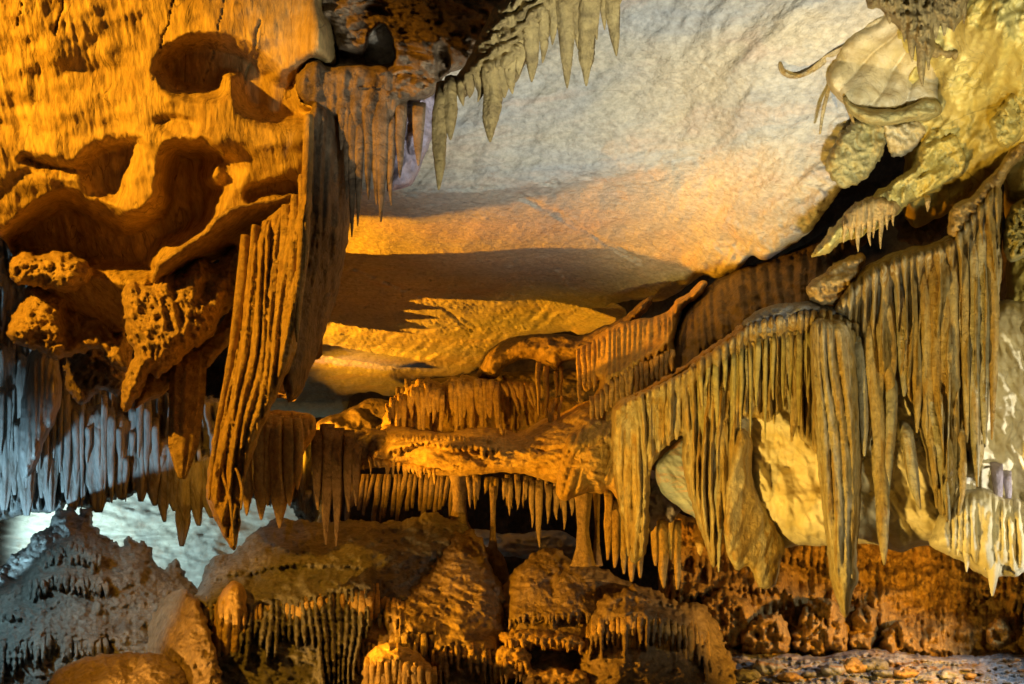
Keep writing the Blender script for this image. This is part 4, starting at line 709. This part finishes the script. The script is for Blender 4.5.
# ---- far lit rock behind the left gap, and the dim pool ledge in the dark centre gap
relief('far_rock_wall', [(-120, 440), (0, 420), (120, 430), (270, 450), (330, 520), (320, 600), (200, 640), (-420, 640), (-420, 440)], depth((-100, 500, 13.5), (120, 520, 13.2), (300, 560, 13.0)), M['ice'], 'pale turquoise lit rock wall seen through the far left gap', 'rock wall', bulge=.2, bw=30, thick=.4,
       extra=add(rnoise(80, 16, .12, 351, True, 3, .08), rnoise(20, 8, .02, 352)), seed=81)
relief('far_rock_ledge', [(428, 560), (432, 532), (470, 528), (510, 534), (560, 530), (580, 548), (560, 562), (500, 556)], depth(12), M['ice'], 'dim blue ledge deep in the dark gap behind the slim pale column', 'rock ledge', bulge=.2, bw=14, thick=.4, extra=rnoise(24, 5, .15, 353), seed=82)

# ---- hanging fringes of the floor mounds: every drip its own part
fringe(mA, [(42, 558), (70, 548), (102, 562)], 5.5, 10, 22, 5, M['grey'], seed=1)
fringe(mA, [(28, 588), (60, 578), (110, 588)], 5.5, 10, 20, 5, M['grey'], seed=2)
fringe(mA, [(-70, 654), (0, 645), (60, 638), (108, 644)], 6.5, 24, 50, 6.5, M['grey'], seed=3)
fringe(mB, [(188, 612), (210, 602), (250, 608), (300, 600), (340, 594), (378, 590)], 5.6, 66, 96, 6.6, M['orange'], seed=4)
fringe(mB, [(352, 600), (372, 596), (386, 600)], 6.5, 40, 60, 7, M['orange'], seed=5)
fringe(mC, [(378, 610), (390, 602), (404, 610)], 6, 36, 56, 7, M['orange'], seed=6)
fringe(mC, [(390, 640), (410, 633), (432, 638)], 6.5, 20, 40, 7, M['tan'], seed=7)
fringe(mC, [(432, 654), (460, 646), (504, 656)], 5.6, 40, 62, 6.4, M['orange'], seed=8)
fringe(mE, [(586, 634), (600, 622), (630, 616), (660, 620), (690, 626), (712, 642)], 5.8, 50, 74, 6.6, M['orange'], seed=9)
fringe(mD, [(508, 620), (530, 614), (590, 612), (600, 616)], 5.2, 6, 13, 4.5, M['tan'], seed=10, up=4)
fringe(mC2, [(364, 664), (400, 660), (436, 674)], 6.5, 24, 40, 6.5, M['orange'], seed=11)
# ---- sheets added unseen behind the pillar to throw shadow bands on the ceiling
r = root_at('shadow_caster', 290, 440, 7.6, 'added brown sheets behind the tall drapery, casting shadow bands onto the ceiling', 'shadow caster')
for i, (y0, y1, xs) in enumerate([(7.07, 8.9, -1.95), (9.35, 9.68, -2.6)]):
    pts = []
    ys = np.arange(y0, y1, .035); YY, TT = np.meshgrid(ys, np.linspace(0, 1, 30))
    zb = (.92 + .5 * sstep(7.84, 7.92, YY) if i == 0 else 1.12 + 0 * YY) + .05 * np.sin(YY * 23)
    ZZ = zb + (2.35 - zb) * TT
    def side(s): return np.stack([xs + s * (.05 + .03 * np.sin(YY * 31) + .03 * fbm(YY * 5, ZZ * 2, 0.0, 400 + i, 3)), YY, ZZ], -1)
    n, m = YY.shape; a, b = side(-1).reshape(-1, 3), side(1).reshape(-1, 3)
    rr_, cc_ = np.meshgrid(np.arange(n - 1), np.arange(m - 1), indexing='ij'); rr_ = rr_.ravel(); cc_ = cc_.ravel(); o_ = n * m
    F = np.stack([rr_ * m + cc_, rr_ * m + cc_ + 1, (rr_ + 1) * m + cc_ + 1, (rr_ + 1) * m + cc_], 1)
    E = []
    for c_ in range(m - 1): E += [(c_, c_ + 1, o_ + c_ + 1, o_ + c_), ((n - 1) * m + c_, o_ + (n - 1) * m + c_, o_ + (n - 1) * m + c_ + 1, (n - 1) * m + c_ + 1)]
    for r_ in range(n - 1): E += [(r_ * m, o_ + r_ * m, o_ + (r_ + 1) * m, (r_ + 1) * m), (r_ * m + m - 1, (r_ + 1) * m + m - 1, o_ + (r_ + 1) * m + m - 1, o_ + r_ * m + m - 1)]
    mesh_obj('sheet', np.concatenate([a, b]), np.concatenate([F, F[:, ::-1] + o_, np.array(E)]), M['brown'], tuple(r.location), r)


mG = mound('flowstone_mound', [(330, 760), (336, 668), (344, 640), (352, 614), (362, 600), (378, 600), (392, 612), (404, 640), (412, 680), (414, 760)], depth((340, 640, 7.1), (400, 620, 7.2), (370, 690, 6.8)), M['tan'], 'narrow shaded mound wedged between the fringed mound and the central mound', 'flowstone mound',
   [([(338, 650), (366, 636), (400, 650)], 50, .14, 6, 14, 360, 3, 5)], 90, bulge=.25, bw=22)
fringe(mG, [(340, 652), (366, 640), (400, 652)], 5.6, 34, 56, 6, M['orange'], seed=12)
fringe(bpy.data.objects['shelf_plate'], [(504, 640), (545, 638), (584, 644)], 5, 6, 13, 4.5, M['orange'], seed=21, up=4)
fringe(bpy.data.objects['shelf_plate.001'], [(494, 664), (512, 660), (530, 664)], 5, 12, 24, 5, M['orange'], seed=22, up=4)
fringe(bpy.data.objects['shelf_plate.002'], [(526, 684), (550, 680), (588, 686)], 5, 10, 20, 5, M['orange'], seed=23, up=4)
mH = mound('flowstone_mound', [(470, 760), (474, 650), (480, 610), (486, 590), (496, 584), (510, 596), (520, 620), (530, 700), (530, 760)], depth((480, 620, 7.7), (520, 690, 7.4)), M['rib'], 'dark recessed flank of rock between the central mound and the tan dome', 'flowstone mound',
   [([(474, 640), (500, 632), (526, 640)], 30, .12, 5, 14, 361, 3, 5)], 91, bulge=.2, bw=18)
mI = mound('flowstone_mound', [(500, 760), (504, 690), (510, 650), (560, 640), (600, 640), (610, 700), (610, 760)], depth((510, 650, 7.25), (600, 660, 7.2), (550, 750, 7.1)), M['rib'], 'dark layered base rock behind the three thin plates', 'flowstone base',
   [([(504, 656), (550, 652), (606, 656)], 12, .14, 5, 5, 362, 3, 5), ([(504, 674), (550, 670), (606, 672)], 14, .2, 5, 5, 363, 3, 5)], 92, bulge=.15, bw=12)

sb = bpy.data.objects['shelf_body']
def fringe_on(root, body, lip, sp, a, b, w, mat, seed, name='drip', up=5):
    f = surf_of(body); rs = random.Random(seed); x = lip[0][0] + sp * .5
    while x < lip[-1][0]:
        yl = float(np.interp(x, [t[0] for t in lip], [t[1] for t in lip])); Yd = f(x, yl - 2)
        if Yd: stalactite(x, yl - up, yl + rs.uniform(a, b), w * rs.uniform(.6, 1.4), Yd - .02 + rs.uniform(0, .05), mat, parent=root, origin=tuple(root.location), name=name, lean=rs.uniform(-2, 2), shape=(.5, 1, .85, .6, .15), flutes=3, back=.1, seed=int(x * 7))
        x += sp * rs.uniform(.6, 1.5)
sr = bpy.data.objects['flowstone_shelf']
fringe_on(sr, sb, [(352, 456), (400, 466), (440, 472)], 5, 4, 16, 4.5, M['orange'], 31)
fringe_on(sr, sb, [(384, 440), (440, 440), (500, 442)], 4.5, 6, 22, 4, M['orange'], 32)
fringe_on(sr, sb, [(560, 440), (585, 436), (606, 440)], 5, 16, 40, 5, M['orange'], 33)
rs = random.Random(5); st = []
for i in range(20):
    x = 650 + i * 20 + rs.uniform(-6, 6); y = rs.uniform(664, 682); w = rs.uniform(8, 20); h = w * rs.uniform(.35, .6); n = rs.randint(6, 8)
    poly = [(x + w * math.cos(a) * rs.uniform(.75, 1.1), y + h * math.sin(a) * rs.uniform(.7, 1.1)) for a in [6.283 * k / n for k in range(n)]]
    Yd = float(np.interp(y, [655, 700], [7.3, 6.4]))
    relief('loose_stone', poly, depth(Yd), [M['rubble'], M['umber'], M['grey']][i % 3], '%s of the small angular stones strewn along the rubble bank' % ORD[i], 'stone', group='loose stones on the rubble bank', bulge=.10, bw=5, thick=.2, smooth=False, rough=1.5, rs=6, extra=rnoise(10, 7, .04, 500 + i), seed=500 + i)

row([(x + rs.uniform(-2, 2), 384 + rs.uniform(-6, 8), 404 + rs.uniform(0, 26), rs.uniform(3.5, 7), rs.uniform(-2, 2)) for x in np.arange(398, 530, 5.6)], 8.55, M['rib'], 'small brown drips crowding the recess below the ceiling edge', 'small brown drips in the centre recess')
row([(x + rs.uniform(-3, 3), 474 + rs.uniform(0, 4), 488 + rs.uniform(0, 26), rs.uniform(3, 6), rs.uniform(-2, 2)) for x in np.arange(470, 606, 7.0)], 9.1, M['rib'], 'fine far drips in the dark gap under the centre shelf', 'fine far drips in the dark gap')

OR = (1.0, .42, .02)
WORLD = .034; EXPO = 0.0
LAMPS = [
    ('floodlight_left', (-4.4, 2.3, 2.9), (-2.4, 5.0, 1.4), 1380, (1.0, .43, .02), 62, .5, .05),
    ('floodlight_recess', (-5.0, 7.6, .3), (0.35, 8.7, 3.2), 3500, (1.0, .36, .01), 74, .4, .03),
    ('floodlight_centre', (-2.0, 5.4, -.7), (0.8, 7.0, -.3), 620, OR, 58, .6, .04),
    ('added_fill_ledge', (-1.2, 6.0, .5), (0.1, 7.8, .72), 95, OR, 58, .5, .03),  # added lamp, brightens the folded back sheet of the centre shelf
    ('added_fill_deep', (-2.6, 8.6, .25), (-1.0, 11.6, 1.6), 560, (1.0, .38, .01), 50, .7, .03),  # extra lamp put in to light the far lower strip of ceiling
    ('added_fill_high_blue', (-6.4, 8.0, .7), (-5.4, 9.4, 2.1), 90, (.45, .75, 1.0), 60, .7, .05),  # added blue lamp that lifts the pale wall sliver at the left edge
    ('floodlight_slab', (1.0, .9, -1.0), (.75, 4.6, 2.9), 1250, (.97, .99, 1.0), 50, .8, .12),
    ('floodlight_drapery', (-.5, 3.1, -1.3), (2.2, 4.9, .4), 600, (1.0, .62, .13), 76, .6, .05),
    ('floodlight_right', (2.6, 1.8, .3), (2.5, 4.7, 1.2), 150, (1.0, .86, .52), 84, .8, .08),
    ('floodlight_edge', (3.6, 3.6, -.4), (2.6, 5.2, .4), 150, (1.0, .95, .86), 80, .7, .06),
    ('floodlight_blue', (-5.2, 7.4, -1.0), (-4.4, 9.6, .25), 360, (.38, .68, .95), 62, .5, .08),
    ('floodlight_far', (-7.6, 11.0, -.9), (-5.6, 13.2, -.8), 420, (.72, 1.0, .90), 84, .6, .08),
    ('floodlight_low_left', (-3.0, 4.2, -1.35), (-1.0, 7.2, -1.3), 430, (1.0, .50, .12), 60, .6, .04),
    ('floodlight_low_right', (3.7, 5.6, -.7), (1.9, 8.6, -.8), 430, (1.0, .46, .03), 84, .6, .03),
    ('floodlight_rubble', (3.8, 5.8, .1), (3.0, 7.3, -1.6), 150, (.70, .84, 1.0), 62, .6, .05),
    ('floodlight_mound', (-4.6, 5.6, .6), (-3.4, 7.6, -1.0), 220, (.46, .80, 1.0), 54, .6, .05),
]

# ================================================================== CAMERA, LIGHT
cam = bpy.data.cameras.new('camera'); co = bpy.data.objects.new('camera', cam); C.objects.link(co)
co.rotation_euler = (math.radians(90), 0, 0); cam.sensor_width = 36; cam.lens = 18 / math.tan(math.radians(30))
cam.shift_y = (HZ - 342.0) / 1024.0; cam.clip_end = 200; cam.clip_start = .05
bpy.context.scene.camera = co

def spot(name, loc, tgt, power, col, ang=90, blend=.6, size=.05):
    l = bpy.data.lights.new(name, 'SPOT'); l.energy = power; l.color = col; l.spot_size = math.radians(ang); l.spot_blend = blend; l.shadow_soft_size = size
    o = bpy.data.objects.new(name, l); C.objects.link(o); o.location = loc
    from mathutils import Vector
    o.rotation_euler = (Vector(tgt) - Vector(loc)).to_track_quat('-Z', 'Y').to_euler(); return o
P = lambda x, y, Y: tuple(float(v) for v in W(x, y, Y))
ORG = (1.0, .50, .06)
for L_ in LAMPS: spot(*L_)
w = bpy.data.worlds.new('World'); bpy.context.scene.world = w; w.use_nodes = True
bg = w.node_tree.nodes['Background']; bg.inputs[0].default_value = (1.0, .86, .68, 1); bg.inputs[1].default_value = WORLD
vs = bpy.context.scene.view_settings; vs.view_transform = 'Standard'; vs.look = 'None'; vs.exposure = EXPO; vs.gamma = 1
